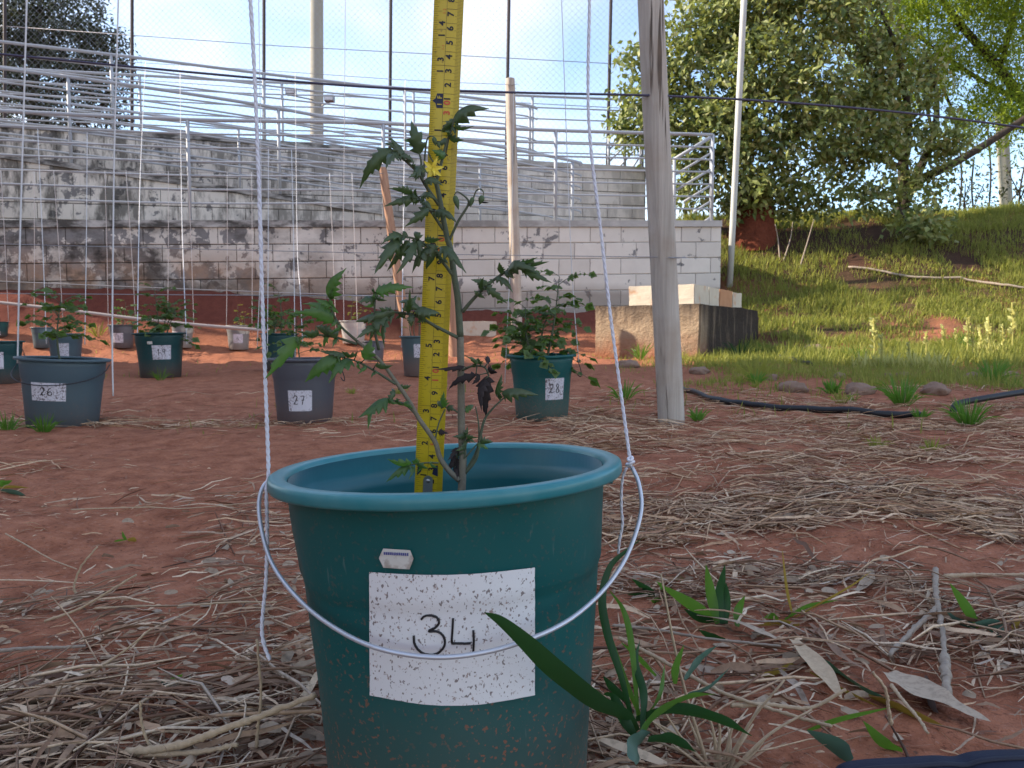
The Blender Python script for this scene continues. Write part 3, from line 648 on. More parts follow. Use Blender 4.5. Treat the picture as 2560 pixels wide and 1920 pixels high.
ground_tube('bamboo_pole', 'long thin bamboo pole lying across the grassy hill', [(2120, 676), (2200, 688), (2290, 704), (2420, 712), (2520, 722), (2600, 732)], .016, 'grey_stalk', .03, 'pole')
ground_tube('hose', 'thin black hose lying beside the mouldy plinth', [(1868, 893), (1930, 900), (1990, 908), (2035, 918)], .016, 'hose', .01, 'hose')

# ------------------------------------------------------------------ buckets
PROF = [(.0985, 0.0), (.1005, .003), (.1040, .05), (.1085, .11), (.1130, .166), (.1138, .176), (.1165, .184), (.1200, .228), (.1215, .248)]   # outside, base -> under the lip
def prof_r(z): return float(np.interp(z, [q[1] for q in PROF], [q[0] for q in PROF]))
LIP = [(.1212, .2462), (.1290, .2456), (.1338, .2460), (.1350, .2478), (.1350, .2525), (.1343, .2548), (.1325, .2558), (.1255, .2560), (.1228, .2550), (.1208, .2515)]
INNER = [(.1200, .252), (.1180, .222), (.1150, .184), (.1122, .176), (.1110, .160)]
BUCK = {}
def cone_pt(th, z, e=0.0):
    r = prof_r(z) + e; return Vector((r * math.sin(th), -r * math.cos(th), z))      # th = 0 faces -Y
GL = {'2': [[(.05, .78), (.2, .97), (.5, 1), (.68, .82), (.55, .55), (.2, .18), (.05, .05), (.25, .1), (.5, .02), (.8, .12)]],
      '6': [[(.62, .95), (.3, .8), (.1, .45), (.12, .12), (.4, 0), (.7, .12), (.68, .38), (.4, .48), (.14, .3)]],
      '7': [[(.1, .95), (.45, .98), (.75, .95), (.55, .5), (.42, 0)], [(.3, .5), (.75, .55)]],
      '8': [[(.62, .85), (.35, 1), (.15, .8), (.4, .55), (.68, .28), (.5, .02), (.2, .1), (.2, .35), (.5, .6), (.65, .85)]],
      '1': [[(.2, .7), (.45, 1), (.45, 0)]], '9': [[(.65, .75), (.4, .98), (.15, .75), (.35, .5), (.65, .7), (.6, .3), (.45, 0)]],
      '5': [[(.65, .98), (.2, .95), (.18, .58), (.5, .62), (.68, .35), (.5, .03), (.12, .1)]], '3': [[(.15, .9), (.5, 1), (.65, .8), (.35, .55), (.68, .35), (.5, .02), (.12, .1)]]}
def bucket(label, x, ybase, rim_px, col, num=None, lab=(0, .09), lz=(.07, .155), tilt=(0, 0), hscale=1.0, sink=.004, sticker=None, handle=True, group='numbered planting buckets', knob=.1, oy=1.0, turn=0.0):
    g = gpix(x, ybase); Yc = g.y + .09
    g = Vector((g.x * Yc / g.y, Yc, gzs(g.x * Yc / g.y, Yc)))
    k = rim_px * Yc / F / .27
    root = thing('bucket', g, label, 'bucket', group)
    root.rotation_euler = (math.radians(tilt[0]), math.radians(tilt[1]), turn); root.scale = (k, k * oy, k * hscale); root.location.z -= sink
    def part(name, v, f, mat, par=None, smooth=True):
        me = mesh(name, v, f); me.materials.append(M[mat])
        if smooth: me.polygons.foreach_set('use_smooth', [True] * len(me.polygons))
        o = bpy.data.objects.new(name, me); COL.objects.link(o); o.parent = par or root; return o
    part('body', *lathe(PROF + [(.1195, .249)] + INNER, 40), col)
    part('rim', *lathe(LIP + [LIP[0]], 40, False), col)
    part('soil', *lathe([(.1085, .155), (.1100, .166), (.06, .172), (.002, .174)], 24), 'earth')
    if handle:
        pts = [cone_pt(lerp(-1.62, 1.62, t), .237 - .075 * math.sin(math.pi * t) ** .7, .017 + .010 * math.sin(math.pi * t)) for t in [i / 20 for i in range(21)]]
        if handle == 'side':
            pts = [Vector((.136 + .018 * math.sin(t * 3.14), -.02 + .03 * t, .24 - .075 * math.sin(t * 2.2))) for t in [i / 10 for i in range(11)]]
        part('handle', *tube(pts, .0019, 6), 'dark_wire')
    if num is not None or lab:
        th0, wd = lab; hw = wd / 2 / .11; v = []; f = []; nx, nz = 8, 4
        for j in range(nz + 1):
            for i in range(nx + 1): v.append(cone_pt(th0 + lerp(-hw, hw, i / nx), lerp(lz[0], lz[1], j / nz), .0012))
        for j in range(nz):
            for i in range(nx): a = j * (nx + 1) + i; f.append((a, a + 1, a + nx + 2, a + nx + 1))
        lo = part('paper_label', v, f, 'paper_bg', None, False)
        if num:
            mb = MB(); gh = (lz[1] - lz[0]) * .42; gw = gh * .62; n0 = len(num)
            for q, ch in enumerate(num):
                for stx in GL[ch]:
                    path = spline([(px_, py_, 0) for px_, py_ in stx], 4)
                    mb.tube([cone_pt(th0 + ((q - n0 / 2) * gw * 1.15 + w.x * gw) / .11, lerp(lz[0], lz[1], .32) + w.y * gh, .0018) for w in path], .0013, 5)
            part('number', mb.v, mb.f, 'ink', lo)
    if sticker:
        th, z = sticker; w = .012; v = [cone_pt(th + a / .11, z + b, .0012) for a, b in ((-w, -.008), (w, -.008), (w, .008), (-w, .008))]
        part('price_sticker', v, [(0, 1, 2, 3)], 'sticker', None, False)
    return root, k, g
BK = []
def B(*a, plant=None, **k):
    r = bucket(*a, **k); BK.append((r, plant)); return r
# nearest row behind the main bucket
B('slanting blue-grey bucket numbered 26 with a wire handle', 157, 1068, 224, 'blue_grey_plastic', num='26', lab=(.05, .10), lz=(.105, .17), tilt=(0, 2.4), hscale=.82, sticker=(-1.05, .135), oy=.8, plant=None)
B('dark grey bucket numbered 27 with a stained paper label', 763, 1060, 178, 'grey_plastic', num='27', lab=(.10, .088), lz=(.055, .135), tilt=(0, 0), hscale=.96, plant='small', handle='side')
B('teal bucket numbered 28 holding a bushy green tomato plant', 1355, 1053, 174, 'teal_plastic', num='28', lab=(.44, .078), lz=(.085, .168), tilt=(1.0, -.6), hscale=.98, plant='bush', handle='side')
# middle row
B('dark teal bucket with its label wrapped to the right side, holding a full leafy plant', 403, 944, 126, 'deep_teal_plastic', num='19', lab=(.5, .09), lz=(.105, .185), tilt=(0, -1.0), hscale=.93, sticker=(.02, .20), plant='leafy', handle=False)
B('dark teal bucket with a stained label beside the slanting blue-grey one', 2, 962, 112, 'deep_teal_plastic', lab=(.3, .1), lz=(.09, .19), hscale=1.0, plant=None, handle='side')
B('blue-grey bucket with a white label hidden behind the slanting bucket numbered 26', 166, 918, 86, 'blue_grey_plastic', lab=(.35, .08), lz=(.07, .18), hscale=1.0, plant='leafy2', handle=False)
B('dark teal bucket half hidden behind the grey bucket numbered 27', 700, 930, 98, 'deep_teal_plastic', lab=None, hscale=1.0, plant='tall', handle=False)
B('tall faded teal bucket behind the measuring tape', 1046, 945, 94, 'faded_teal_plastic', lab=(.1, .055), lz=(.12, .205), hscale=1.12, plant='weedy', handle='side')
B('small maroon-grey bucket behind the tomato branches, with a stained label', 934, 905, 62, 'grey_plastic', lab=(-.1, .09), lz=(.09, .18), hscale=.9, plant=None, handle=False)
# rear row
B('light grey bucket numbered 6 holding a yellowish seedling', 597, 880, 62, 'light_grey_plastic', num='6', lab=(.30, .10), lz=(.07, .165), hscale=1.02, plant='yellow', handle=False)
B('grey bucket numbered 11 beside the yellow-green weed', 306, 876, 64, 'grey_plastic', num='11', lab=(.05, .115), lz=(.06, .165), hscale=.95, plant='leafy2', handle=False)
B('grey bucket behind the dark teal bucket with the wrapped label', 458, 878, 56, 'light_grey_plastic', lab=(-.5, .09), lz=(.08, .19), hscale=1.05, plant='leafy2', handle=False)
B('blue-grey bucket with no plant showing, behind the slanting bucket', 108, 878, 54, 'blue_grey_plastic', lab=None, hscale=1.0, plant=None, handle=False)
B('teal bucket with a wire handle at the foot of the red bank', 2, 854, 40, 'deep_teal_plastic', lab=(.3, .06), lz=(.03, .10), hscale=1.0, plant=None, handle='side')
B('white bucket with a pale plant behind the tomato branches', 884, 868, 70, 'white_plastic', lab=None, hscale=.85, plant='yellow', handle=False)

# ------------------------------------------------------------------ tomato plants in the far buckets
def leaflet_flat(mb, p0, p1, w, nrm, fold=.25, n=4, teeth=0, rj=random):
    p0 = Vector(p0); p1 = Vector(p1); ax = (p1 - p0); L = ax.length; ax.normalize(); s = ax.cross(nrm).normalized(); up = s.cross(ax)
    k = len(mb.v)
    for i in range(n + 1):
        t = i / n; c = p0 + ax * (L * t) - up * (L * .22 * t * t); ww = w * .5 * math.sin(math.pi * min(1, .12 + t * .88)) ** .8 * (1 if t < 1 else .05)
        if teeth and i % 2: ww *= .72
        mb.v += [tuple(c + s * ww + up * ww * fold), tuple(c), tuple(c - s * ww + up * ww * fold)]
    for i in range(n):
        a = k + i * 3; mb.f += [(a, a + 1, a + 4, a + 3), (a + 1, a + 2, a + 5, a + 4)]
def compound(root, base, dirv, L, rj, mat, dens=1.0, stem='stem', wmul=1.0):
    """one compound tomato leaf: petiole plus toothed leaflets, as one part"""
    d = Vector(dirv).normalized(); side = d.cross(Vector((0, 0, 1)))
    if side.length < .1: side = Vector((1, 0, 0))
    side.normalize(); pts = []
    for i in range(7):
        t = i / 6; pts.append(Vector(base) + d * (L * t) + Vector((0, 0, -L * .42 * t * t)))
    o = obj('leaf_stalk', *tube(pts, [max(.0009, L * .010 * (1 - .6 * i / 6)) for i in range(7)], 4), M[stem], root)
    mb = MB(); n0 = side.cross(d)
    def lf(p, q, ww):
        # every leaflet is cut into three lobes
        nrm = n0 * .7 + Vector((rj.uniform(-1, 1), rj.uniform(-1.3, .7), rj.uniform(-.3, .8))); p = Vector(p); q = Vector(q); ax = q - p; sd = ax.cross(nrm).normalized() * ax.length
        leaflet_flat(mb, p, q, ww, nrm, .3, 4, 1)
        for sg in (1, -1):
            leaflet_flat(mb, p + ax * .25, p + ax * .62 + sd * .34 * sg, ww * .55, nrm, .2, 3)
    for i in range(2, 6):
        if rj.random() > dens: continue
        for sg in (1, -1):
            p = pts[i]; ll = L * rj.uniform(.22, .36) * (.7 + .3 * math.sin(i))
            q = p + (side * sg * .85 + d * .55).normalized() * ll + Vector((0, 0, -ll * rj.uniform(0, .5)))
            lf(p, q, ll * .48 * wmul)
    ll = L * .34; lf(pts[-1], pts[-1] + d * ll * .8 + Vector((0, 0, -ll * .55)), ll * .5 * wmul)
    o2 = mb.obj('leaf', M[mat], root, False); o2['kind'] = 'stuff'; return o2
def tomato(label, base, h, nl, ll, mat, seed, lean=(0, 0), bare=.25, stems=1, spread=1.0, group='tomato plants in the buckets', wmul=1.0):
    rj = random.Random(seed); base = Vector(base)
    root = thing('tomato_plant', base, label, 'plant', group)
    for sidx in range(stems):
        a0 = rj.uniform(0, 6.28); tip = base + Vector((lean[0] + (math.cos(a0) * .35 * h if sidx else 0), lean[1] + (math.sin(a0) * .2 * h if sidx else 0), h * (1 if sidx == 0 else rj.uniform(.5, .75))))
        mid = base.lerp(tip, .5) + Vector((rj.uniform(-.1, .1) * h, rj.uniform(-.1, .1) * h, 0))
        sp = spline([base - Vector((0, 0, .03)), mid, tip], 6)
        obj('stem', *tube(sp, [max(.0014, .006 * h / .35 * (1 - .75 * i / (len(sp) - 1))) for i in range(len(sp))], 5), M['stem'], root)
        m = max(3, nl // stems)
        for i in range(m):
            t = lerp(bare, 1.0, i / max(1, m - 1)); q = sp[min(len(sp) - 1, int(t * (len(sp) - 1)))]
            an = i * 2.4 + rj.uniform(-.4, .4); el = lerp(.15, .9, t) + rj.uniform(-.2, .2)
            compound(root, q, (math.cos(an) * spread, math.sin(an) * spread, el), ll * rj.uniform(.7, 1.15) * (1 - .35 * t), rj, mat, .9, wmul=wmul)
    return root
def top_of(i): 
    (root, k, g), pl = BK[i]; return Vector((g.x, g.y, g.z + .170 * k * root.scale[2] / k))
def rimz(i):
    (root, k, g), pl = BK[i]; return g.z + .256 * root.scale[2]
def pl(i, label, **kw):
    b = top_of(i); h = kw.pop('up') + rimz(i) - b.z; return tomato(label, b, h, seed=100 + i, **kw)
pl(1, 'small sparse tomato plant in the grey bucket numbered 27', up=.16, nl=18, ll=.17, mat='tomato_bg', lean=(-.03, 0), bare=.45, wmul=1.4)
pl(2, 'bushy green tomato plant in the teal bucket numbered 28', up=.31, nl=60, ll=.23, mat='tomato_bg', lean=(.07, 0), stems=4, bare=.3, spread=1.2, wmul=1.5)
pl(3, 'full leafy tomato plant in the teal bucket with the wrapped label', up=.30, nl=42, ll=.24, mat='tomato_bg', lean=(-.03, 0), stems=4, bare=.3, wmul=1.5)
pl(5, 'low leafy tomato plant behind the slanting bucket', up=.13, nl=16, ll=.18, mat='tomato_bg', bare=.35, wmul=1.5, stems=2)
pl(6, 'tall feathery tomato plant behind the bucket numbered 27', up=.30, nl=32, ll=.25, mat='tomato_bg', stems=4, bare=.3, wmul=1.4)
pl(7, 'thin pale weed-like tomato plant behind the tape', up=.22, nl=16, ll=.12, mat='tomato_bg_yellow', stems=5, bare=.35, spread=.6, wmul=1.4)
pl(9, 'yellowish tomato seedling in the light grey bucket numbered 6', up=.19, nl=14, ll=.13, mat='tomato_bg_yellow', stems=3, bare=.35, wmul=1.5)
pl(10, 'green tomato plant leaning out of the grey bucket numbered 11', up=.22, nl=16, ll=.24, mat='tomato_bg', stems=3, lean=(.05, 0), bare=.35, wmul=1.5)
pl(11, 'green tomato plant in the grey bucket behind the teal one', up=.14, nl=8, ll=.2, mat='tomato_bg', bare=.4)
pl(14, 'yellow-green tomato plant in the white bucket', up=.24, nl=16, ll=.15, mat='tomato_bg_yellow', stems=3, bare=.35, wmul=1.5)
b0 = top_of(0)
tomato('pale tomato plant rising behind the rim of the slanting bucket numbered 26', b0 + Vector((0, .02, 0)), .32, 18, .21, 'tomato_bg', 77, bare=.5, wmul=1.5)
# fruit of the bushy plant
g0 = P(1338, 822, BK[2][0][2].y - .05)

# ------------------------------------------------------------------ hanging cords of the rear rows
def cord(label, pts, Y0, Y1, r=.0022, group='white cords holding the far plants'):
    m = len(pts) - 1; q = [P(x, y, lerp(Y0, Y1, i / m)) for i, (x, y) in enumerate(pts)]
    o = obj('cord', *tube(spline(q, 5), r, 5), M['cord_white']); tag(o, label, 'cord', group)
y26 = BK[0][0][2].y; y19 = BK[3][0][2].y; y28 = BK[2][0][2].y; yr = BK[9][0][2].y
cord('white cord tied to the left side of the slanting bucket numbered 26', [(72, -300), (68, -60), (67, 0), (59, 285), (50, 600), (46, 800), (44, 908)], y26, y26 - .01, .0032)
cord('white cord tied to the right side of the bucket numbered 26, its end hanging free', [(300, -300), (297, -60), (296, 0), (286, 366), (283, 600), (281, 785), (281, 900), (283, 990)], y26, y26 - .01, .0030)
cord('white cord running down to the left rim of the leafy teal bucket', [(364, 155), (352, 407), (347, 600), (343, 868)], gB.y, y19, .0034)
cord('white cord running down to the right rim of the leafy teal bucket', [(450, 163), (454, 500), (460, 700), (467, 860)], gB.y, y19, .0034)
cord('long thin white cord beside the near left string, above the bucket numbered 27', [(644, -300), (646, -60), (651, 300), (653, 600), (643, 868)], y19, y19, .0026)
cord('thin white cord above the rear teal bucket behind the bucket numbered 27', [(738, 180), (743, 600), (750, 720), (757, 860)], gB.y, y19, .0028)
cord('long straight white cord left of the measuring tape', [(866, -300), (864, -60), (861, 300), (858, 600), (860, 830)], 7.0, BK[14][0][2].y, .0034)
cord('thin white cord close behind the measuring tape', [(1013, 200), (1008, 600), (1004, 868)], gB.y, BK[7][0][2].y, .0032)
cord('thin white cord passing the left rim of the bucket numbered 28', [(1284, 232), (1279, 600), (1271, 756), (1262, 958)], y28 + .05, y28, .0014)
cord('thin white cord tied to the right rim of the bucket numbered 28', [(1398, -300), (1402, -60), (1404, 0), (1422, 500), (1432, 720), (1447, 908)], y28 + .02, y28, .0018)
TH = [((2, 426), (22, 822)), ((85, 426), (85, 826)), ((134, 427), (158, 818)), ((262, 427), (271, 835)), ((315, 427), (340, 823)), ((421, 428), (419, 806)), ((470, 429), (485, 833)),
      ((568, 431), (566, 826)), ((629, 431), (630, 832)), ((824, 433), (840, 834)), ((880, 433), (894, 838))]
RL = ['before the bank by the teal bucket', 'straight above the empty blue-grey bucket', 'slanting above the empty blue-grey bucket', 'straight above the right rim of bucket 11', 'slanting right of bucket 11', 'above the grey bucket behind the leafy teal one', 'slanting right of the leafy teal bucket',
      'above the left rim of bucket 6', 'above the right rim of bucket 6', 'slanting to the left rim of the white bucket', 'slanting to the right rim of the white bucket']
for (a, b), w_ in zip(TH, RL): cord('thin rear cord hanging ' + w_, [a, ((a[0] + b[0]) / 2 + 1, (a[1] + b[1]) / 2), b], 7.38, yr, .0030, 'cords of the rear bucket row')
for a, b, w_ in (((94, 322), (116, 860), 'left rim of the far blue-grey bucket'), ((218, 331), (212, 862), 'right rim of the far blue-grey bucket'), ((671, 370), (668, 905), 'left rim of the half-hidden teal bucket'), ((729, 375), (738, 905), 'right rim of the half-hidden teal bucket')):
    cord('thin cord hanging to the ' + w_, [a, ((a[0] + b[0]) / 2 + 1, (a[1] + b[1]) / 2), b], 5.8, y19, .0028, 'cords of the middle bucket row')

# ------------------------------------------------------------------ the main bucket
MY = .585; mc = P(1150, 1165, MY); mz = gzs(mc.x, MY)
bucket_root = thing('bucket', (mc.x, MY, 0.0), 'large near teal bucket numbered 34 with a silver wire handle, mud-speckled', 'bucket', 'numbered planting buckets')
bucket_root.rotation_euler = (math.radians(-1.2), math.radians(-2.3), 0); bucket_root.scale = (.985, .985, .985)
MW = world_of(bucket_root); MWI = MW.inverted()
def mpart(name, v, f, mat, par=None, smooth=True):
    me = mesh(name, v, f); me.materials.append(M[mat])
    if smooth: me.polygons.foreach_set('use_smooth', [True] * len(me.polygons))
    o = bpy.data.objects.new(name, me); COL.objects.link(o); o.parent = par or bucket_root; return o
def dent(v):
    out = []
    for x, y, z in v:
        th = math.atan2(x, -y); e = .0011 * math.sin(3 * th + z * 20) + .0008 * math.sin(7 * th + 1.3)
        e -= .0030 * math.exp(-((th + 1.15) / .12) ** 2 - ((z - .185) / .02) ** 2)
        e *= min(1, max(0, (.243 - z) / .02))
        r = math.hypot(x, y)
        if r > .05: x, y = x * (1 + e / r), y * (1 + e / r)
        out.append((x, y, z))
    return out
fineP = []
for i in range(len(PROF) - 1):
    for k in range(4): fineP.append((lerp(PROF[i][0], PROF[i + 1][0], k / 4), lerp(PROF[i][1], PROF[i + 1][1], k / 4)))
v, f = lathe(fineP + [PROF[-1], (.1205, .249)], 128); mpart('body', dent(v), f, 'teal_plastic')
v, f = lathe([(.1205, .249)] + INNER, 128, False); mpart('inner_wall', dent(v), f, 'inner_teal')
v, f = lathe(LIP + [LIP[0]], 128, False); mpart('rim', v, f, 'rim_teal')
soilv, soilf = lathe([(.1075, .150), (.1085, .166)] + [(r, .170 + .002 * math.sin(r * 300)) for r in np.linspace(.104, .004, 14)], 64)
soilv = [(x, y, z + (0.004 * (random.random() - .3) if math.hypot(x, y) < .105 else 0)) for x, y, z in soilv]
mpart('soil', soilv, soilf, 'earth')
def hit(x, y, e=0.0):
    """pixel -> local point on the outside of the main bucket (or None)"""
    o = MWI @ Vector((0, 0, CAMH)); d = (MWI.to_3x3() @ ray(x, y)).normalized(); t = .25
    while t < .75:
        q = o + d * t
        if 0 <= q.z <= .248 and math.hypot(q.x, q.y) < prof_r(q.z) + e: return q
        t += .0006
    return None
def patch(name, corners, nx, nz, mat, e=.0008):
    a, b, c, d = corners[:4]; v = []; f = []     # top-left, top-right, bottom-right, bottom-left
    for j in range(nz + 1):
        for i in range(nx + 1):
            u, w = i / nx, j / nz
            x = lerp(lerp(a[0], b[0], u), lerp(d[0], c[0], u), w); y = lerp(lerp(a[1], b[1], u), lerp(d[1], c[1], u), w)
            y += lerp(corners[4] if len(corners) > 4 else 0, corners[5] if len(corners) > 5 else 0, w) * math.sin(math.pi * u)
            q = hit(x, y); th = math.atan2(q.x, -q.y); v.append(cone_pt(th, q.z, e + .0004))
    for j in range(nz):
        for i in range(nx): k = j * (nx + 1) + i; f.append((k, k + nx + 1, k + nx + 2, k + 1))
    return mpart(name, v, f, mat)
lab = patch('paper_label', ((927, 1428), (1333, 1417), (1333, 1735), (929, 1735), 12, 26), 30, 22, 'paper', .0014)
def strokes(name, paths, sx, sy, ox, oy, r, par):
    mb = MB()
    for pth in paths:
        pts = spline([(ox + x * sx, oy + y * sy, 0) for x, y in pth], 5); out = []
        for w in pts:
            q = hit(w.x, w.y); out.append(cone_pt(math.atan2(q.x, -q.y), q.z, .0022))
        mb.tube(out, r, 6)
    return mpart(name, mb.v, mb.f, 'ink', par)
num = [[(868, 945), (882, 930), (905, 925), (938, 933), (951, 958), (935, 982), (903, 1000), (945, 1003), (973, 1028), (976, 1068), (948, 1103), (905, 1113), (862, 1096), (838, 1062), (833, 1022)],
       [(1016, 940), (1013, 1000), (1011, 1054), (1030, 1058), (1060, 1059), (1098, 1058)], [(1110, 996), (1112, 1050), (1109, 1110)]]
strokes('number', num, .5243, .5243, 600, 1050, .00080, lab)
# hexagonal price sticker with a faded blue print line
hexp = [(962, 1369), (1028, 1373), (1036, 1394), (1026, 1421), (962, 1417), (951, 1393)]
q = [hit(*w) for w in hexp]; cen = hit(993, 1395)
v = [cone_pt(math.atan2(w.x, -w.y), w.z, .0020) for w in q + [cen]]
stk = mpart('price_sticker', v, [(i, 6, (i + 1) % 6) for i in range(6)], 'sticker', None, False)
mb = MB()
for x in np.linspace(966, 1022, 12):
    if int(x) % 5 == 0: continue
    w = [hit(x - 2, 1377 + (x - 966) * .05), hit(x + 2, 1377 + (x - 966) * .05), hit(x + 2, 1384 + (x - 966) * .05), hit(x - 2, 1384 + (x - 966) * .05)]
    mb.add([cone_pt(math.atan2(k.x, -k.y), k.z, .0026) for k in w], [(0, 3, 2, 1)])
mpart('print', mb.v, mb.f, 'blue_ink', stk, False)
# silver wire bail, hanging in front
bail = [(676, 1196, .585), (655, 1222, .578), (647, 1265, .572), (655, 1330, .56), (676, 1400, .55), (715, 1462, .53), (775, 1525, .505), (850, 1578, .482), (930, 1616, .468), (1020, 1637, .462), (1110, 1643, .459), (1200, 1633, .460),
        (1290, 1610, .465), (1380, 1574, .477), (1450, 1530, .495), (1515, 1468, .52), (1562, 1400, .542), (1592, 1325, .56), (1604, 1262, .572), (1596, 1205, .580), (1580, 1168, .585)]
pts = []
for x, y, Yg in bail:
    q = P(x, y, Yg); l = MWI @ q; rr = math.hypot(l.x, l.y); need = prof_r(min(max(l.z, 0), .236)) + .0045
    if rr < need:
        h_ = hit(x, y, .0045)
        if h_ is not None: l = h_
        else: l = Vector((l.x * need / rr, l.y * need / rr, l.z))
    pts.append(l)
mpart('handle', *tube(spline(pts, 5), .0016, 10), 'handle_wire')
for sg in (-1, 1):
    mb = MB(); mb.tube([Vector((sg * .1265, 0, .247)), Vector((sg * .1265, 0, .240)), Vector((sg * .1265, 0, .235))], [.0045, .004, .002], 10); mpart('handle_lug', mb.v, mb.f, 'rim_teal')

# ------------------------------------------------------------------ near white cotton strings: two twisted strands and loose fibres
def cotton(label, pix, r, knot=None, seed=1):
    pts = spline([P(*q) for q in pix], 14); rj = random.Random(seed)
    # resample evenly
    L = [0]
    for i in range(1, len(pts)): L.append(L[-1] + (pts[i] - pts[i - 1]).length)
    n = int(L[-1] / .0016); res = []; j = 0
    for i in range(n + 1):
        s = L[-1] * i / n
        while j < len(L) - 2 and L[j + 1] < s: j += 1
        t = (s - L[j]) / max(1e-9, L[j + 1] - L[j]); res.append(pts[j].lerp(pts[j + 1], t))
    root = thing('string', res[-1], label, 'string')
    for st in range(2):
        path = []
        for i, q in enumerate(res):
            a = i * .0016 / .0115 * 2 * math.pi + st * math.pi; e = r * .34 * (1 + .1 * math.sin(i * .37 + seed))
            path.append(q + Vector((math.cos(a) * e, math.sin(a) * e, 0)))
        obj('strand', *tube(path, [r * .74 * (1 + .12 * math.sin(i * .9 + st) * math.sin(i * .23)) for i in range(len(path))], 6), M['cotton'], root)
    mb = MB()
    for _ in range(int(n * 5.0)):
        q = res[rj.randrange(len(res))]; a = rj.uniform(0, 6.28); d = Vector((math.cos(a), math.sin(a), rj.uniform(-.8, .8))).normalized(); l = r * rj.uniform(1.3, 2.6)
        w = d.cross(Vector((0, 0, 1))).normalized() * .00009; b = q + d * r * .7; k = len(mb.v)
        mb.v += [tuple(b - w), tuple(b + w), tuple(q + d * l + Vector((0, 0, rj.uniform(-1, 1) * l * .6)))]; mb.f.append((k, k + 1, k + 2))
    o = mb.obj('fuzz', M['cotton'], root, False); o['kind'] = 'stuff'
    if knot:
        mb = MB()
        for (x, y, Yk, rad, ph) in knot:
            c = P(x, y, Yk); ring = [c + Vector((math.cos(a) * rad, math.sin(a) * rad * .8, math.sin(a + ph) * rad * .7)) for a in np.linspace(0, 6.2, 14)]
            mb.tube(ring, r * .95, 6)
        mb.obj('knot', M['cotton'], root)
    return root
cotton('thick white cotton string left of the near bucket, its free end hanging to the straw', [(600, -420, .59), (622, -60, .585), (626, 0, .585), (637, 200, .585), (648, 480, .584), (656, 750, .583), (667, 1050, .582), (671, 1180, .581), (666, 1230, .578), (668, 1330, .575), (665, 1450, .572), (655, 1560, .57), (660, 1610, .568), (675, 1650, .566)], .00148, seed=2)
cotton('thick white cotton string knotted to the right rim of the near bucket', [(1476, -420, .60), (1474, -60, .60), (1474, 0, .60), (1470, 230, .597), (1478, 380, .595), (1500, 560, .592), (1525, 780, .59), (1545, 930, .587), (1563, 1060, .585), (1574, 1140, .583)], .00128, [(1576, 1147, .581, .0016, .5), (1578, 1158, .581, .0019, 2.1), (1572, 1163, .582, .0016, 3.6)], seed=5)
cotton('short white string tail hanging below the right rim of the near bucket', [(1566, 1170, .590), (1556, 1200, .592), (1553, 1260, .594), (1556, 1310, .596), (1549, 1350, .598), (1546, 1384, .600)], .0011, seed=9)

# ------------------------------------------------------------------ measuring tape
TB = P(1073, 1161, .605); TT = P(1121, 22.5, .588)
tl = (TT - TB).length; ax = (TT - TB).normalized()
def tp(u, cm, e=0.0):
    """u: metres across from the blade's middle (left negative), cm: scale reading"""
    c = TB + ax * ((cm - 3) / 34.0 * tl); s = Vector((1, 0, 0)) - ax * ax.x; s.normalize(); nrm = s.cross(ax)
    if nrm.y > 0: nrm = -nrm
    cv = -.0016 * (abs(u) / .0110) ** 2.4
    return c + s * u + nrm * (cv + e)
tape = thing('measuring_tape', tp(0, 0.2), 'yellow steel measuring tape blade standing upright in the near bucket, marked in centimetres and inches', 'tape measure')
HW = .0110; c0, c1 = -.2, 61.0; v = []; f = []; nu = 14; nc = 130
for j in range(nc + 1):
    for i in range(nu + 1): v.append(tp(lerp(-HW, HW, i / nu), lerp(c0, c1, j / nc)))
for j in range(nc):
    for i in range(nu): k = j * (nu + 1) + i; f.append((k, k + 1, k + nu + 2, k + nu + 1))
off = len(v); v += [tp(lerp(-HW, HW, i / nu), lerp(c0, c1, j / nc), -.0003) for j in range(nc + 1) for i in range(nu + 1)]
f += [(q[3] + off, q[2] + off, q[1] + off, q[0] + off) for q in f]
blade = obj('blade', v, f, M['tape'], tape)
DIV = -.0010
mb = MB()
def tick(u0, u1, cm, w=.00016, e=.00025):
    h = w / 2 / (tl / 34); n = 3; k = len(mb.v)
    for i in range(n + 1):
        u = lerp(u0, u1, i / n); mb.v += [tuple(tp(u, cm - h, e)), tuple(tp(u, cm + h, e))]
    for i in range(n): mb.f.append((k + 2 * i, k + 2 * i + 2, k + 2 * i + 3, k + 2 * i + 1))
for mm in range(5, 608):
    cm = mm / 10
    if mm % 10 == 0: tick(DIV, HW * .985, cm, .0002)
    elif mm % 5 == 0: tick(.0050, HW * .985, cm)
    else: tick(.0066, HW * .985, cm)
for q in range(4, 382):
    cm = q / 16 * 2.54
    if q % 16 == 0: tick(-HW * .985, DIV, cm, .0002)
    elif q % 8 == 0: tick(-HW * .985, -.0048, cm)
    elif q % 4 == 0: tick(-HW * .985, -.0062, cm)
    elif q % 2 == 0: tick(-HW * .985, -.0070, cm)
    else: tick(-HW * .985, -.0080, cm)
k = len(mb.v)
for j in range(nc + 1):
    cm = lerp(.3, c1, j / nc); mb.v += [tuple(tp(DIV - .00009, cm, .00025)), tuple(tp(DIV + .00009, cm, .00025))]
for j in range(nc): a = k + 2 * j; mb.f.append((a, a + 1, a + 3, a + 2))
mb.obj('tick_marks', M['tape_ink'], blade, False)
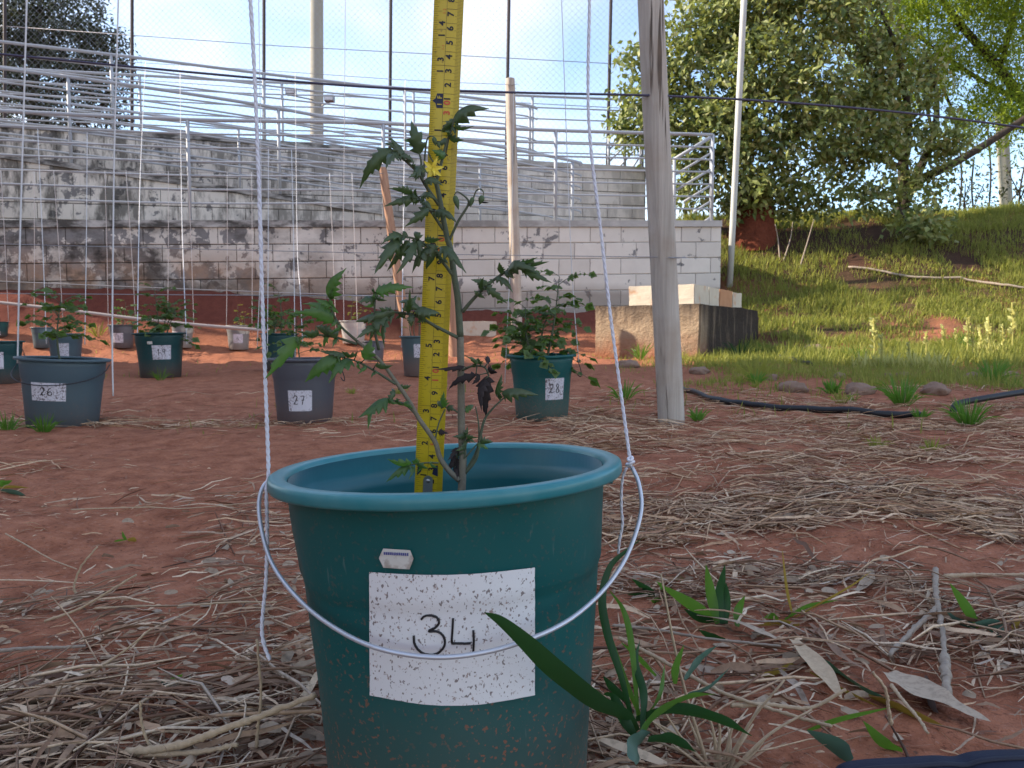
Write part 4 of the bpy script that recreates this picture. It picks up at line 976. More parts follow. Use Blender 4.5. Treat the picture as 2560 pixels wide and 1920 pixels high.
def text_mesh(body, bold=.0):
    cu = bpy.data.curves.new('t', 'FONT'); cu.body = body; cu.size = 1.0; cu.align_x = 'CENTER'; cu.align_y = 'CENTER'; cu.offset = bold; cu.resolution_u = 3
    ob = bpy.data.objects.new('t', cu); COL.objects.link(ob); dg = bpy.context.evaluated_depsgraph_get()
    me = bpy.data.meshes.new_from_object(ob.evaluated_get(dg)); bpy.data.objects.remove(ob)
    vv = [tuple(q.co) for q in me.vertices]; ff = [tuple(q.vertices) for q in me.polygons]; return vv, ff
CM = 34 / tl
def tape_text(mb, body, u, cm, size, bold=.02, e=.0003):
    vv, ff = text_mesh(body, bold)      # printed sideways: reading direction runs up the blade
    mb.add([tp(u - q[1] * size, cm + q[0] * size * CM, e) for q in vv], ff)
blk, red, blu = MB(), MB(), MB()
for c in range(1, 61):
    d = c % 10
    if d == 0: tape_text(red, str(c // 10), .0022, c - .36, .0066, .035); tape_text(red, '0', .0022, c + .36, .0066, .035)
    elif c == 5: tape_text(red, '5', .0024, 4.62, .0052, .02); 
    else: tape_text(blk, str(d), .0022, c - .36, .0066, .03)
for i in range(1, 24):
    cm = i * 2.54
    if i == 12:
        continue
    s_ = str(i)
    if i < 10: tape_text(blk, s_, -.0040, cm - .40, .0066, .03)
    else: tape_text(blk, s_[0], -.0040, cm - .42, .0066, .03); tape_text(blk, s_[1], -.0040, cm + .42, .0066, .03)
    if i > 12: tape_text(red, '1-%d' % (i - 12), -.0026, cm + 1.27, .0030, .0)
mk = MB()       # black foot flag with a pointer
pf = [(-.0058, 11.55), (-.0012, 11.55), (-.0012, 12.55), (-.0058, 12.55), (-.0068, 12.22), (-.0092, 12.05), (-.0068, 11.88)]
pf = [(u, (c_ - 12.05) * 1.05 + 30.48) for u, c_ in pf]
mk.add([tp(u, c_, .0003) for u, c_ in pf], [tuple(range(7))])
mk.add([tp(u, c_, .0003) for u, c_ in ((-.0095, 2.05), (-.0062, 2.4), (-.0050, 3.0), (-.0062, 2.9), (-.0075, 2.95), (-.0090, 2.9))], [(0, 1, 2, 3, 4, 5)])
mk.add([tp(u, c_, .0003) for u, c_ in ((.0026, 2.25), (.0072, 2.05), (.0068, 2.95), (.0040, 2.9))], [(0, 1, 2, 3)])
mk.obj('printed_flags', M['tape_blue'], blade, False)
yl = MB(); tape_text(yl, '1', -.0035, 30.48 - .26, .0048, .02, .00045); tape_text(yl, 'F', -.0035, 30.48 + .24, .0048, .02, .00045); yl.obj('foot_mark', M['tape'], blade, False)
blk.obj('numerals', M['tape_ink'], blade, False); red.obj('red_numerals', M['tape_red'], blade, False)
# steel end hook with its rivet
v = []; k = 9
outl = [(-.0040, 0.1), (.0034, 0.1), (.0034, 1.75)] + [(-.0003 + .0037 * math.cos(a), 1.75 + .0037 * math.sin(a) * CM) for a in np.linspace(0, math.pi, 12)] + [(-.0040, 1.75)]
va = [tp(u, c_, .0012) for u, c_ in outl]; vb = [tp(u, c_, .0004) for u, c_ in outl]; m = len(outl)
hook = obj('end_hook', va + vb, [tuple(range(m))] + [(i, m + i, m + (i + 1) % m, (i + 1) % m) for i in range(m)], M['steel'], tape, False)
cr = tp(-.0003, 1.7, .0012); nr = (tp(0, 1.7, .002) - tp(0, 1.7, .001)).normalized()
obj('rivet', *tube([cr, cr + nr * .0005, cr + nr * .0008], [.0017, .0016, .0006], 14), M['steel'], hook)

# ------------------------------------------------------------------ the main tomato plant
PY = .578
def z4(x, y): return (640 + .3617 * x, 240 + .3617 * y)
def z5(x, y): return (640 + .3617 * x, 640 + .3617 * y)
_c = tuple(z5(1425, 1585)); base = P(_c[0], _c[1], PY); base.z = .168
plant = thing('tomato_plant', base, 'tall branching tomato plant with blackened lower leaves in the near bucket numbered 34', 'plant', 'tomato plants in the buckets')
HAIR = MB()
def hairs(pts, r, dens=900):
    rj = random.Random(len(pts) * 13 + int(pts[0].z * 1e4))
    for i in range(len(pts) - 1):
        d = pts[i + 1] - pts[i]; m = int(d.length * dens)
        for _ in range(m):
            q = pts[i] + d * rj.random(); a = rj.uniform(0, 6.28); t = d.normalized(); u = t.cross(Vector((0, 1, .1))).normalized(); w = t.cross(u)
            n_ = u * math.cos(a) + w * math.sin(a); e = n_.cross(t).normalized() * .00010
            b = q + n_ * r * .8; tip = q + n_ * (r + rj.uniform(.0006, .0020)) + t * rj.uniform(-.0006, .0006); k = len(HAIR.v)
            HAIR.v.extend([tuple(b - e), tuple(b + e), tuple(tip)]); HAIR.f.append((k, k + 1, k + 2))
def stem(name, pix, r0, r1, par, mat='stem', n=8, hair=True, Yo=0.0, Ye=None):
    m = len(pix) - 1; Ye = Yo if Ye is None else Ye
    p3 = spline([P(x, y, PY + lerp(Yo, Ye, i / m)) for i, (x, y) in enumerate(pix)], 6)
    rr = [lerp(r0, r1, i / (len(p3) - 1)) for i in range(len(p3))]
    if hair: hairs(p3, (r0 + r1) / 2)
    return obj(name, *tube(p3, rr, n), M[mat], par), p3
ms = [z5(1420, 1640), z5(1425, 1560), z5(1430, 1400), z5(1420, 1200), z5(1418, 1000), z5(1416, 800), z5(1412, 560), z5(1395, 300), z5(1372, 150), z4(1345, 1060), z4(1320, 975), z4(1282, 780), z4(1266, 690), z4(1245, 600)]
stem('stem', ms[:7], .0030, .0026, plant, 'stem_woody'); stem('stem', ms[6:], .0026, .0017, plant)
stem('shoot', [z4(1245, 600), z4(1272, 500), z4(1310, 350), z4(1352, 225), z4(1372, 150)], .0013, .0007, plant)
def leaflet(par, p0, p1, w, rj, mat, roll=0.0, arch=.12, Y0=0.0, Y1=0.0, curl=.35, teeth=5):
    """lobed, folded tomato leaflet between two pixels; w in zoom pixels"""
    a = P(p0[0], p0[1], PY + Y0); b = P(p1[0], p1[1], PY + Y1); axv = b - a; L = axv.length; axv.normalize()
    w = w * .78 * .3617 * PY / F
    s = axv.cross(Vector((0, 1, 0))).normalized(); up = Vector((0, 1, 0)) - axv * axv.y; up = -up.normalized()      # towards the camera
    s2 = s * math.cos(roll) + up * math.sin(roll); up2 = up * math.cos(roll) - s * math.sin(roll)
    n = 22; v = []; f = []; ph = rj.uniform(0, 1); bend = rj.uniform(-.10, .10)
    for i in range(n + 1):
        t = i / n; c = a + axv * (L * t) + up2 * (L * arch * math.sin(math.pi * t)) + s * (bend * L * math.sin(math.pi * t)) + Vector((0, 0, -L * .10 * t * t))
        env = (math.sin(math.pi * min(1, .05 + .95 * t ** .62)) ** .8) * (1 - .25 * t) * 1.12
        if t > .985: env = 0.01
        for sg in (-1, 1):
            saw = ((t * teeth + ph + (0.35 if sg > 0 else 0)) % 1.0)
            tooth = .46 + (.80 * max(0, 1 - t * 1.15) ** .6 + .06) * saw ** 1.3
            o_ = w * .62 * env * tooth; m_ = w * .62 * env * .5; fw = L * .045 * saw
            wav = math.sin(t * 17 + sg + ph * 6) * .10 * o_
            ed = c + s2 * sg * o_ + up2 * (-curl * o_ * 1.0 + wav * 1.5) + axv * fw
            md = c + s2 * sg * m_ + up2 * (.16 * m_ + .5 * wav)
            v += [ed, md] if sg < 0 else [md, ed]
        v.insert(len(v) - 2, c - up2 * (.05 * w * env))
    for i in range(n):
        for k in range(4): q = i * 5 + k; f.append((q, q + 1, q + 6, q + 5))
    return obj('leaflet', v, f, M[mat], par)
def leaf(name, pet, lets, r0=.0012, r1=.0005, Z=z5, mat='tomato', Y=0.0, Ye=None, seed=1, smat='stem', ZL=None):
    rj = random.Random(seed); Ye = Y if Ye is None else Ye; ZL = ZL or Z
    o, p3 = stem(name, [Z(*q) for q in pet], r0, r1, plant, smat, 6, True, Y, Ye)
    for q in lets:
        (x0, y0), (x1, y1), w = q[:3]; mt = q[3] if len(q) > 3 else mat
        # join the leaflet to the rachis by a short stalk
        a = P(*ZL(x0, y0), PY + Ye); near = min(p3, key=lambda k: (k - a).length)
        yn = near.y - PY
        if (near - a).length > .0012: obj('leaflet_stalk', *tube([near, a], [.0006, .0004], 5), M['stem'], o)
        leaflet(o, ZL(x0, y0), ZL(x1, y1), w, rj, mt, rj.uniform(-.8, .8), rj.uniform(.05, .24), Ye, Ye + rj.uniform(-.018, .010), rj.uniform(.4, 1.15), rj.choice((4, 5, 6)))
    if 'wither' not in name and len(lets) > 3:
        for k in range(len(p3) // 3, len(p3), 3):        # small leaflets between the large ones
            q = p3[k]; px0 = px_of(q); a = rj.uniform(0, 6.28); l = rj.uniform(16, 32)
            leaflet(o, px0, (px0[0] + math.cos(a) * l, px0[1] + abs(math.sin(a)) * l * .8 + 4), rj.uniform(38, 60), rj, lets[0][3] if len(lets[0]) > 3 else mat, rj.uniform(-.9, .9), .15, q.y - PY, q.y - PY + rj.uniform(-.012, .008), rj.uniform(.3, 1), 3)
    return o
TBR = 'tomato_bright'
B1 = [z5(1405, 1550), z5(1330, 1480), z5(1270, 1390), z5(1235, 1280), z5(1130, 1130), z5(1050, 990), z5(960, 860), z5(880, 750), z5(800, 670), z5(700, 590)]
stem('branch', B1, .0022, .0011, plant, 'stem_woody', 8, True, -.001, -.012)
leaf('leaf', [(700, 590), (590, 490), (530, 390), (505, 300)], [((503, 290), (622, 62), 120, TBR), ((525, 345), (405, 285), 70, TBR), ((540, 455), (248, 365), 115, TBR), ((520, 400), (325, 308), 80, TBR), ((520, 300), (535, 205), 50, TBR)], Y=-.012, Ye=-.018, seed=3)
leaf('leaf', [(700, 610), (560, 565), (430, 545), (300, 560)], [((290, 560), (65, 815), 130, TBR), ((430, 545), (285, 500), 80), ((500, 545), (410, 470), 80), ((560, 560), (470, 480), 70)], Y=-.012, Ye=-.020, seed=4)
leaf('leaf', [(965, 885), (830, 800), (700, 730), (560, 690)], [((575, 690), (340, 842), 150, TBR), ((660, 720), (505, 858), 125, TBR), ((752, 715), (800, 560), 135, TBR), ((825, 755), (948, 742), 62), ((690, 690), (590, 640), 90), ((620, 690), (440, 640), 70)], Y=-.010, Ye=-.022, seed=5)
leaf('leaf', [(1392, 562), (1250, 490), (1120, 420), (1000, 392), (920, 395), (865, 440)], [((900, 405), (785, 570), 105), ((905, 430), (890, 615), 75), ((1065, 420), (1072, 485), 60), ((1050, 395), (1062, 200), 52), ((1100, 380), (1268, 375), 125), ((1120, 360), (985, 300), 80), ((1020, 380), (1110, 255), 60), ((960, 385), (690, 430), 90), ((940, 390), (850, 345), 70)], .0015, .0007, Y=-.002, Ye=-.016, seed=6)
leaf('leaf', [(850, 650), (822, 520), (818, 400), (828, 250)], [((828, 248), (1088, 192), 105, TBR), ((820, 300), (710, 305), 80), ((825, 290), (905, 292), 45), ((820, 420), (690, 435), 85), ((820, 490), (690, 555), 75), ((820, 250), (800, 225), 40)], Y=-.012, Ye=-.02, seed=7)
leaf('leaf', [(1428, 385), (1500, 300), (1600, 200), (1740, 100), (1830, 60)], [((1740, 100), (1935, 88), 120), ((1830, 60), (2042, 155), 105), ((1800, 70), (1945, -10), 55), ((1780, 80), (2022, 15), 80), ((1690, 120), (1680, 30), 70), ((1600, 190), (1485, 150), 75), ((1590, 210), (1735, 310), 70), ((1660, 150), (1775, 245), 70), ((1560, 240), (1575, 130), 55), ((1530, 270), (1505, 235), 50)], .0015, .0008, Y=0, Ye=-.012, seed=8)
leaf('leaf', [(1378, 1262), (1300, 1160), (1230, 1080), (1130, 1000), (1030, 970)], [((1000, 975), (818, 1200), 130), ((1060, 1000), (905, 1185), 85), ((1100, 1010), (968, 1205), 95), ((1190, 1050), (1080, 1205), 95), ((1240, 1030), (1175, 1180), 105), ((1280, 1040), (1452, 1195), 115), ((1130, 985), (1098, 925), 60), ((1170, 1000), (1292, 962), 65), ((1010, 965), (865, 1010), 80), ((1130, 1000), (1122, 1110), 75), ((1040, 970), (1015, 925), 45)], .0014, .0007, Z=z4, Y=0, Ye=-.014, seed=9)
leaf('leaf', [(1295, 925), (1210, 800), (1130, 710), (1070, 685)], [((1120, 700), (884, 740), 85), ((1085, 680), (918, 622), 70), ((1050, 690), (1020, 758), 38), ((1195, 780), (1030, 882), 90), ((1240, 790), (1392, 858), 80), ((1140, 690), (1245, 705), 70), ((1100, 690), (1108, 632), 50), ((1160, 740), (1225, 780), 60)], Z=z4, Y=0, Ye=-.012, seed=10)
leaf('leaf', [(1266, 755), (1180, 630), (1110, 520), (1000, 420), (930, 365)], [((935, 365), (720, 605), 130), ((1020, 420), (885, 310), 95), ((965, 400), (898, 485), 95), ((985, 400), (1090, 440), 70), ((1010, 420), (918, 262), 60), ((1140, 480), (1110, 555), 95), ((1140, 545), (1053, 548), 60), ((1170, 580), (1292, 608), 85), ((1050, 460), (1060, 400), 60)], .0014, .0007, Z=z4, Y=0, Ye=-.014, seed=11)
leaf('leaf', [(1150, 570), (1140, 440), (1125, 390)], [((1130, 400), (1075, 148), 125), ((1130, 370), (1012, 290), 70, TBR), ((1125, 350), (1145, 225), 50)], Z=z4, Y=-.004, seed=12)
leaf('leaf', [(1340, 260), (1362, 190), (1372, 150)], [((1365, 175), (1612, 64), 120), ((1370, 200), (1508, 186), 52), ((1352, 205), (1278, 228), 70), ((1335, 290), (1438, 292), 70), ((1320, 300), (1255, 330), 70), ((1310, 420), (1215, 360), 85, TBR), ((1325, 270), (1300, 230), 45)], .0008, .0005, Z=z4, seed=13)
leaf('leaf', [(1445, 1500), (1520, 1400), (1550, 1250), (1580, 1130), (1640, 1050), (1720, 975)], [((1700, 950), (1952, 938), 105), ((1660, 960), (1700, 800), 60), ((1690, 985), (1670, 900), 45)], .0016, .0006, Y=0, Ye=-.006, seed=14, smat='stem')
leaf('withered_leaf', [(1425, 790), (1500, 760), (1580, 770), (1610, 830)], [((1440, 765), (1240, 762), 55, 'withered'), ((1520, 820), (1330, 905), 70, 'withered'), ((1600, 830), (1592, 1092), 125, 'withered'), ((1580, 850), (1560, 1050), 90, 'withered'), ((1610, 800), (1662, 790), 80, 'withered'), ((1600, 740), (1600, 680), 55, 'withered'), ((1510, 765), (1445, 670), 60), ((1550, 750), (1535, 695), 50), ((1545, 820), (1490, 880), 60, 'withered')], .0010, .0006, Y=-.004, Ye=-.010, seed=15)
leaf('leaf', [(1395, 1082), (1350, 1050), (1305, 1045)], [((1305, 1045), (1300, 925), 65, TBR), ((1320, 1045), (1372, 1062), 58), ((1300, 1045), (1258, 990), 50)], .0007, .0004, Y=-.002, seed=16)
leaf('leaf', [(1425, 1085), (1450, 1070)], [((1445, 1075), (1505, 1022), 55, TBR)], .0007, .0005, seed=17)
leaf('leaf', [(1240, 1260), (1262, 1160), (1305, 1060)], [((1262, 1215), (1335, 1215), 60, 'withered')], .0007, .0005, Y=-.003, seed=18)
leaf('leaf', [(1440, 1400), (1450, 1320), (1452, 1250)], [((1452, 1250), (1355, 1240), 55), ((1455, 1250), (1535, 1240), 55), ((1450, 1250), (1462, 1170), 40), ((1455, 1280), (1420, 1300), 40)], .0008, .0005, Y=-.003, seed=19)
leaf('leaf', [(1450, 1390), (1510, 1320), (1545, 1285)], [((1545, 1285), (1640, 1275), 60), ((1545, 1290), (1605, 1325), 50, TBR), ((1535, 1290), (1545, 1340), 40, TBR)], .0007, .0004, Y=-.003, seed=20)
leaf('leaf', [(1262, 1430), (1170, 1430), (1080, 1440)], [((1075, 1440), (908, 1385), 70, TBR), ((1060, 1445), (898, 1545), 72, TBR), ((1065, 1445), (1055, 1532), 58, TBR), ((1090, 1435), (1112, 1385), 48, TBR)], .0008, .0005, Y=-.006, seed=21)
leaf('leaf', [(1105, 1095), (1020, 1020), (900, 990), (840, 1000)], [((910, 985), (708, 1092), 100, TBR), ((850, 1000), (775, 1182), 85, TBR), ((930, 990), (935, 900), 55), ((985, 1000), (1000, 980), 30)], .0009, .0005, Y=-.006, Ye=-.014, seed=22)
leaf('leaf', [(985, 925), (1000, 890)], [((990, 905), (1072, 878), 48)], .0006, .0004, Y=-.008, seed=23)
leaf('withered_leaf', [(1400, 1320), (1385, 1400), (1372, 1470)], [((1395, 1330), (1325, 1400), 60, 'withered'), ((1385, 1380), (1340, 1450), 70, 'withered'), ((1390, 1400), (1395, 1500), 60, 'withered'), ((1380, 1420), (1320, 1480), 60, 'withered'), ((1375, 1460), (1390, 1530), 60, 'withered')], .0008, .0005, Y=.004, seed=24)
stem('side_shoot', [z5(1450, 1490), z5(1530, 1330), z5(1540, 1180), z5(1518, 1040)], .0010, .0004, plant)
def bud(pix, L, r, dirv, par, mat='bud', Y=0.0):
    a = P(*pix, PY + Y); d = Vector(dirv).normalized()
    pr = [(0, .5), (.15, .9), (.4, 1.0), (.65, .7), (.85, .3), (1, .05)]
    return obj('flower_bud', *tube([a + d * (L * t) for t, _ in pr], [r * k for _, k in pr], 8), M[mat], par)
tr, _ = stem('flower_truss', [z4(1335, 1000), z4(1400, 862), z4(1460, 765), z4(1466, 720), z4(1425, 680), z4(1390, 662), z4(1370, 685)], .0011, .0004, plant, Ye=-.006)
bud(z4(1374, 690), .0105, .0022, (.28, 0, -1), tr, Y=-.006)
t2, _ = stem('flower_truss', [z4(1462, 760), z4(1490, 740), z4(1520, 660), z4(1550, 643), z4(1572, 665), z4(1568, 700)], .0007, .0004, plant, Ye=-.006)
bud(z4(1498, 700), .0075, .0017, (-.25, 0, -1), t2, Y=-.006); bud(z4(1566, 690), .0070, .0023, (-.35, 0, -1), t2, Y=-.006)
bud(z4(1560, 735), .0055, .0006, (1, 0, -.05), t2, 'withered', Y=-.006)
t3, _ = stem('flower_truss', [z4(1160, 560), z4(1165, 440), z4(1180, 310), z4(1205, 278), z4(1235, 285)], .0008, .0004, plant, Ye=-.006)
bud(z4(1228, 285), .0065, .0018, (.25, 0, -1), t3, Y=-.006); bud(z4(1255, 320), .005, .0014, (.4, 0, -1), t3, Y=-.006)
t4, _ = stem('flower_truss', [z4(1190, 390), z4(1215, 440), z4(1245, 480), z4(1235, 500)], .0006, .0004, plant, Ye=-.006)
fc = P(*z4(1222, 505), PY - .008); mb = MB()
for k in range(6):
    a = k * 1.047 + .2; d = Vector((math.cos(a), -.35, math.sin(a) * .75)); leaflet_flat(mb, fc, fc + d.normalized() * .0085, .0030, Vector((0, -1, 0)), .2, 4)
fl = mb.obj('flower', M['petal'], plant, False)
obj('flower_cone', *tube([fc, fc + Vector((.001, -.003, -.003)), fc + Vector((.0015, -.005, -.006))], [.0013, .0011, .0003], 7), M['petal'], fl)
o = HAIR.obj('hair', M['stem_hair'], plant, False); o['kind'] = 'stuff'

# ------------------------------------------------------------------ trees
def crown(lobes, n_per, leaf_l, leaf_w, seed, twig=.20, droop=.3, dn=26):
    """leaf quads gathered in clumps inside pixel-placed lobes; returns centre, axis, side, normal arrays"""
    r = np.random.default_rng(seed); C = []
    for (x, y, Y, rp) in lobes:
        c = np.array(P(x, y, Y)); R = rp * Y / F; m = max(6, int(dn * (R / .8) ** 2))
        u = r.normal(size=(m, 3)); u /= np.linalg.norm(u, axis=1)[:, None]; rad = R * r.uniform(.25, 1.05, m) ** .6
        cc = c + u * rad[:, None] * np.array([1, .9, 1])
        k = np.repeat(np.arange(m), n_per); out = u[k]
        C.append((cc[k] + r.normal(size=(len(k), 3)) * twig * np.array([1, 1, .75]), out))
    pos = np.concatenate([c[0] for c in C]); out = np.concatenate([c[1] for c in C]); N = len(pos)
    ax = r.normal(size=(N, 3)) * .8 + out * .6 + np.array([0, 0, -droop]); ax /= np.linalg.norm(ax, axis=1)[:, None]
    nr = r.normal(size=(N, 3)) * .55 + np.array([-.25, -.25, .75]) + out * .2
    sd = np.cross(ax, nr); sd /= np.linalg.norm(sd, axis=1)[:, None]; nr = np.cross(sd, ax)
    L = leaf_l * r.uniform(.65, 1.25, N); Wd = leaf_w * r.uniform(.7, 1.2, N); return pos, ax, sd, nr, L, Wd
def crown_mesh(name, dat, mat):
    pos, ax, sd, nr, L, Wd = dat; N = len(pos); L = L[:, None]; Wd = Wd[:, None]
    v = np.stack([pos, pos + ax * L * .45 + sd * Wd * .5 + nr * L * .07, pos + ax * L * .45 - sd * Wd * .5 + nr * L * .07, pos + ax * L - nr * L * .12, pos + ax * L * .48], 1).reshape(-1, 3)
    b = np.arange(N)[:, None] * 5
    f = np.concatenate([b + np.array([[0, 1, 4]]), b + np.array([[0, 4, 2]]), b + np.array([[1, 3, 4]]), b + np.array([[4, 3, 2]])], 0)
    return npmesh(name, v, f, mat)
def limbs(par, paths, mat='bark'):
    for pts, r0, r1 in paths:
        p3 = spline([P(*q) for q in pts], 6); obj('trunk' if r0 > .07 else 'branch', *tube(p3, [lerp(r0, r1, i / (len(p3) - 1)) for i in range(len(p3))], 9), M[mat], par)
# broad-leaved tree on the hill
TL = [(1585, 150, 12.0, 42), (1640, 250, 12.0, 85), (1610, 330, 12.1, 55), (1720, 130, 12.0, 105), (1700, 300, 11.8, 95), (1800, 60, 12.2, 110), (1790, 210, 11.7, 110), (1800, 340, 11.5, 105), (1760, 430, 11.6, 75), (1900, 40, 12.2, 120), (1900, 170, 11.7, 110), (1920, 290, 11.5, 110),
      (1890, 400, 11.5, 90), (2020, 70, 12.0, 110), (2030, 230, 11.6, 110), (2040, 340, 11.5, 95), (1990, 440, 11.6, 60), (2150, 320, 11.8, 85), (2160, 420, 11.9, 70), (2090, 470, 11.9, 45), (1900, 490, 11.7, 38), (1830, 500, 11.7, 34), (1740, 490, 11.7, 36), (2230, 470, 12.2, 55),
      (2240, 340, 12.0, 55), (2290, 590, 11.2, 42), (2320, 570, 11.2, 30), (2130, 250, 12.0, 75), (1570, 250, 12.2, 26), (1560, 310, 12.2, 20), (1950, -60, 12.4, 120), (1800, -60, 12.4, 90), (2100, -40, 12.5, 120), (2050, 520, 12.0, 30), (1960, 520, 12.0, 24), (2250, 540, 12.3, 40), (2200, 180, 12.2, 80), (2300, 300, 12.3, 65), (2330, 400, 12.5, 60), (2210, 250, 12.3, 70), (2300, 190, 12.4, 55), (2380, 330, 12.6, 45), (2000, 500, 11.9, 45), (2150, 510, 12.0, 40), (1860, 470, 11.6, 50), (2330, 500, 12.4, 40), (2170, 90, 12.2, 70)]
g_ = Vector(P(2290, 535, 13.0)); g_.z = gzs(g_.x, 13.0)
tree = thing('broadleaf_tree', g_, 'large tree with pale olive broad leaves overhanging the end of the stand', 'tree')
limbs(tree, [([(2240, 560, 12.9), (2262, 500, 12.9), (2275, 470, 12.8), (2300, 420, 12.8), (2335, 330, 12.7), (2340, 230, 12.6), (2310, 120, 12.5)], .12, .02), ([(2262, 500, 12.9), (2258, 400, 12.7), (2270, 300, 12.4), (2250, 150, 12.2), (2200, 20, 12.2)], .10, .02), ([(2285, 455, 12.8), (2380, 410, 12.9), (2480, 350, 13.0), (2600, 270, 13.1)], .075, .05),
             ([(2258, 400, 12.7), (2100, 260, 12.2), (1950, 150, 12.0), (1800, 60, 12.0)], .06, .02), ([(2255, 420, 12.6), (2100, 360, 12.0), (1900, 320, 11.7), (1720, 300, 11.8)], .05, .015), ([(2250, 350, 12.5), (2150, 120, 12.2), (2100, -40, 12.3)], .05, .02),
             ([(1900, 320, 11.7), (1800, 420, 11.6), (1740, 490, 11.7)], .02, .008), ([(2100, 360, 12.0), (2000, 440, 11.8), (1900, 490, 11.7)], .025, .008), ([(2262, 470, 12.8), (2250, 520, 12.0), (2290, 590, 11.3)], .02, .008)])
dat = crown(TL, 30, .118, .066, 21, .12, dn=68); pos = dat[0]
d_ = np.array([px_of(q) for q in pos]); inview = (d_[:, 0] > 1540) & (d_[:, 0] < 2540) & (d_[:, 1] > 5) & (d_[:, 1] < 640)
order = np.argsort(np.where(inview, pos[:, 1], 99))[:290]; keep = np.ones(len(pos), bool); keep[order] = False
lm = mesh('leaf', [(0, 0, 0), (.5, .45, .07), (-.5, .45, .07), (0, 1, -.12), (0, .48, 0)], [(0, 1, 4), (0, 4, 2), (1, 3, 4), (4, 3, 2)]); lm.materials.append(M['tree_leaf'])
TW = world_of(tree).inverted()
for i in order:
    o = bpy.data.objects.new('leaf', lm); COL.objects.link(o); o.parent = tree
    m_ = Matrix.Identity(4); L_, W_ = dat[4][i] * 1.15, dat[5][i] * 1.15
    for r_i in range(3): m_[r_i][0] = dat[2][i][r_i] * W_; m_[r_i][1] = dat[1][i][r_i] * L_; m_[r_i][2] = dat[3][i][r_i] * L_; m_[r_i][3] = pos[i][r_i]
    o.matrix_basis = TW @ m_
o = link('crown', crown_mesh('crown', tuple(k[keep] for k in dat), M['tree_leaf']), tree); o['kind'] = 'stuff'
# bright fine-leaved tree behind it
TL2 = [(2200, 40, 14, 100), (2330, 60, 14, 110), (2450, 40, 14, 110), (2560, 60, 14, 120), (2300, 190, 14.2, 80), (2420, 180, 14.2, 85), (2520, 200, 14, 90), (2480, 300, 13.8, 75), (2560, 320, 13.8, 80), (2400, 310, 14.2, 50), (2300, -60, 14, 120), (2500, -60, 14, 120), (2180, 130, 14.4, 60)]
g_ = P(2640, 520, 14.0); g_.z = gzs(g_.x, 14.0)
tree2 = thing('fine_leaved_tree', g_, 'bright green fine-leaved tree rising behind the broad-leaved one', 'tree')
limbs(tree2, [([(2640, 560, 14), (2600, 350, 14), (2520, 200, 14.1), (2400, 60, 14.1), (2300, -80, 14.1)], .11, .05), ([(2560, 260, 14.1), (2420, 180, 14.2), (2250, 60, 14.1)], .05, .02), ([(2500, 170, 14.1), (2540, 20, 14), (2560, -80, 14)], .05, .03), ([(2330, 330, 14.3), (2300, 200, 14.3), (2230, 60, 14.3)], .03, .015), ([(2400, 320, 14.3), (2330, 150, 14.3), (2320, 40, 14.3)], .03, .015)])
o = link('crown', crown_mesh('crown', crown(TL2, 60, .095, .030, 31, .15, .1, dn=60), M['tree_leaf_bright']), tree2); o['kind'] = 'stuff'
# dark tree beyond the railings
TL3 = [(20, 60, 22, 120), (140, 60, 22, 130), (70, 180, 22, 120), (200, 130, 22, 90), (180, 230, 22, 90), (250, 190, 22, 55), (270, 110, 22, 45), (240, 270, 22, 60), (60, 290, 22, 90), (290, 240, 22, 32), (150, 320, 22, 60), (300, 170, 22, 22), (-60, 100, 22, 150), (80, -40, 22, 130), (305, 290, 22, 22)]
g_ = P(60, 500, 22); g_.z = gzs(g_.x, 22)
tree3 = thing('dark_tree', g_, 'dark grey-green tree behind the railings at the left', 'tree')
limbs(tree3, [([(60, 700, 22), (70, 400, 22), (90, 200, 22), (100, 0, 22)], .16, .06), ([(75, 330, 22), (160, 200, 22), (240, 130, 22)], .06, .02), ([(80, 300, 22), (0, 150, 22), (-60, 60, 22)], .07, .02), ([(85, 350, 22), (190, 290, 22), (280, 250, 22)], .04, .015)])
o = link('crown', crown_mesh('crown', crown(TL3, 34, .14, .06, 41, .17, .2, dn=34), M['tree_leaf_dark']), tree3); o['kind'] = 'stuff'
# slender saplings on the ridge at the right
for i, (x, y, h) in enumerate(((2395, 545, 200), (2440, 548, 150), (2470, 545, 230), (2545, 548, 190))):
    g_ = P(x, y, 15.2); g_.z = gzs(g_.x, 15.2); t_ = g_ + Vector((random.uniform(-.2, .2), 0, h * 15.2 / F))
    sp = thing('sapling', g_, 'slender bare-stemmed sapling on the ridge under the bright tree', 'sapling', 'saplings on the ridge')
    obj('trunk', *tube(spline([g_ - Vector((0, 0, .1)), g_.lerp(t_, .5) + Vector((.06 * (-1) ** i, 0, 0)), t_], 5), .016, 6), M['bark'], sp)
    pq = px_of(g_.lerp(t_, .55)); o = link('crown', crown_mesh('crown', crown([(pq[0], pq[1], 15.2, 45), (pq[0] + 25, pq[1] + 45, 15.2, 35), (pq[0] - 30, pq[1] + 50, 15.2, 30)], 5, .10, .045, 60 + i, .16), M['tree_leaf_dark']), sp); o['kind'] = 'stuff'
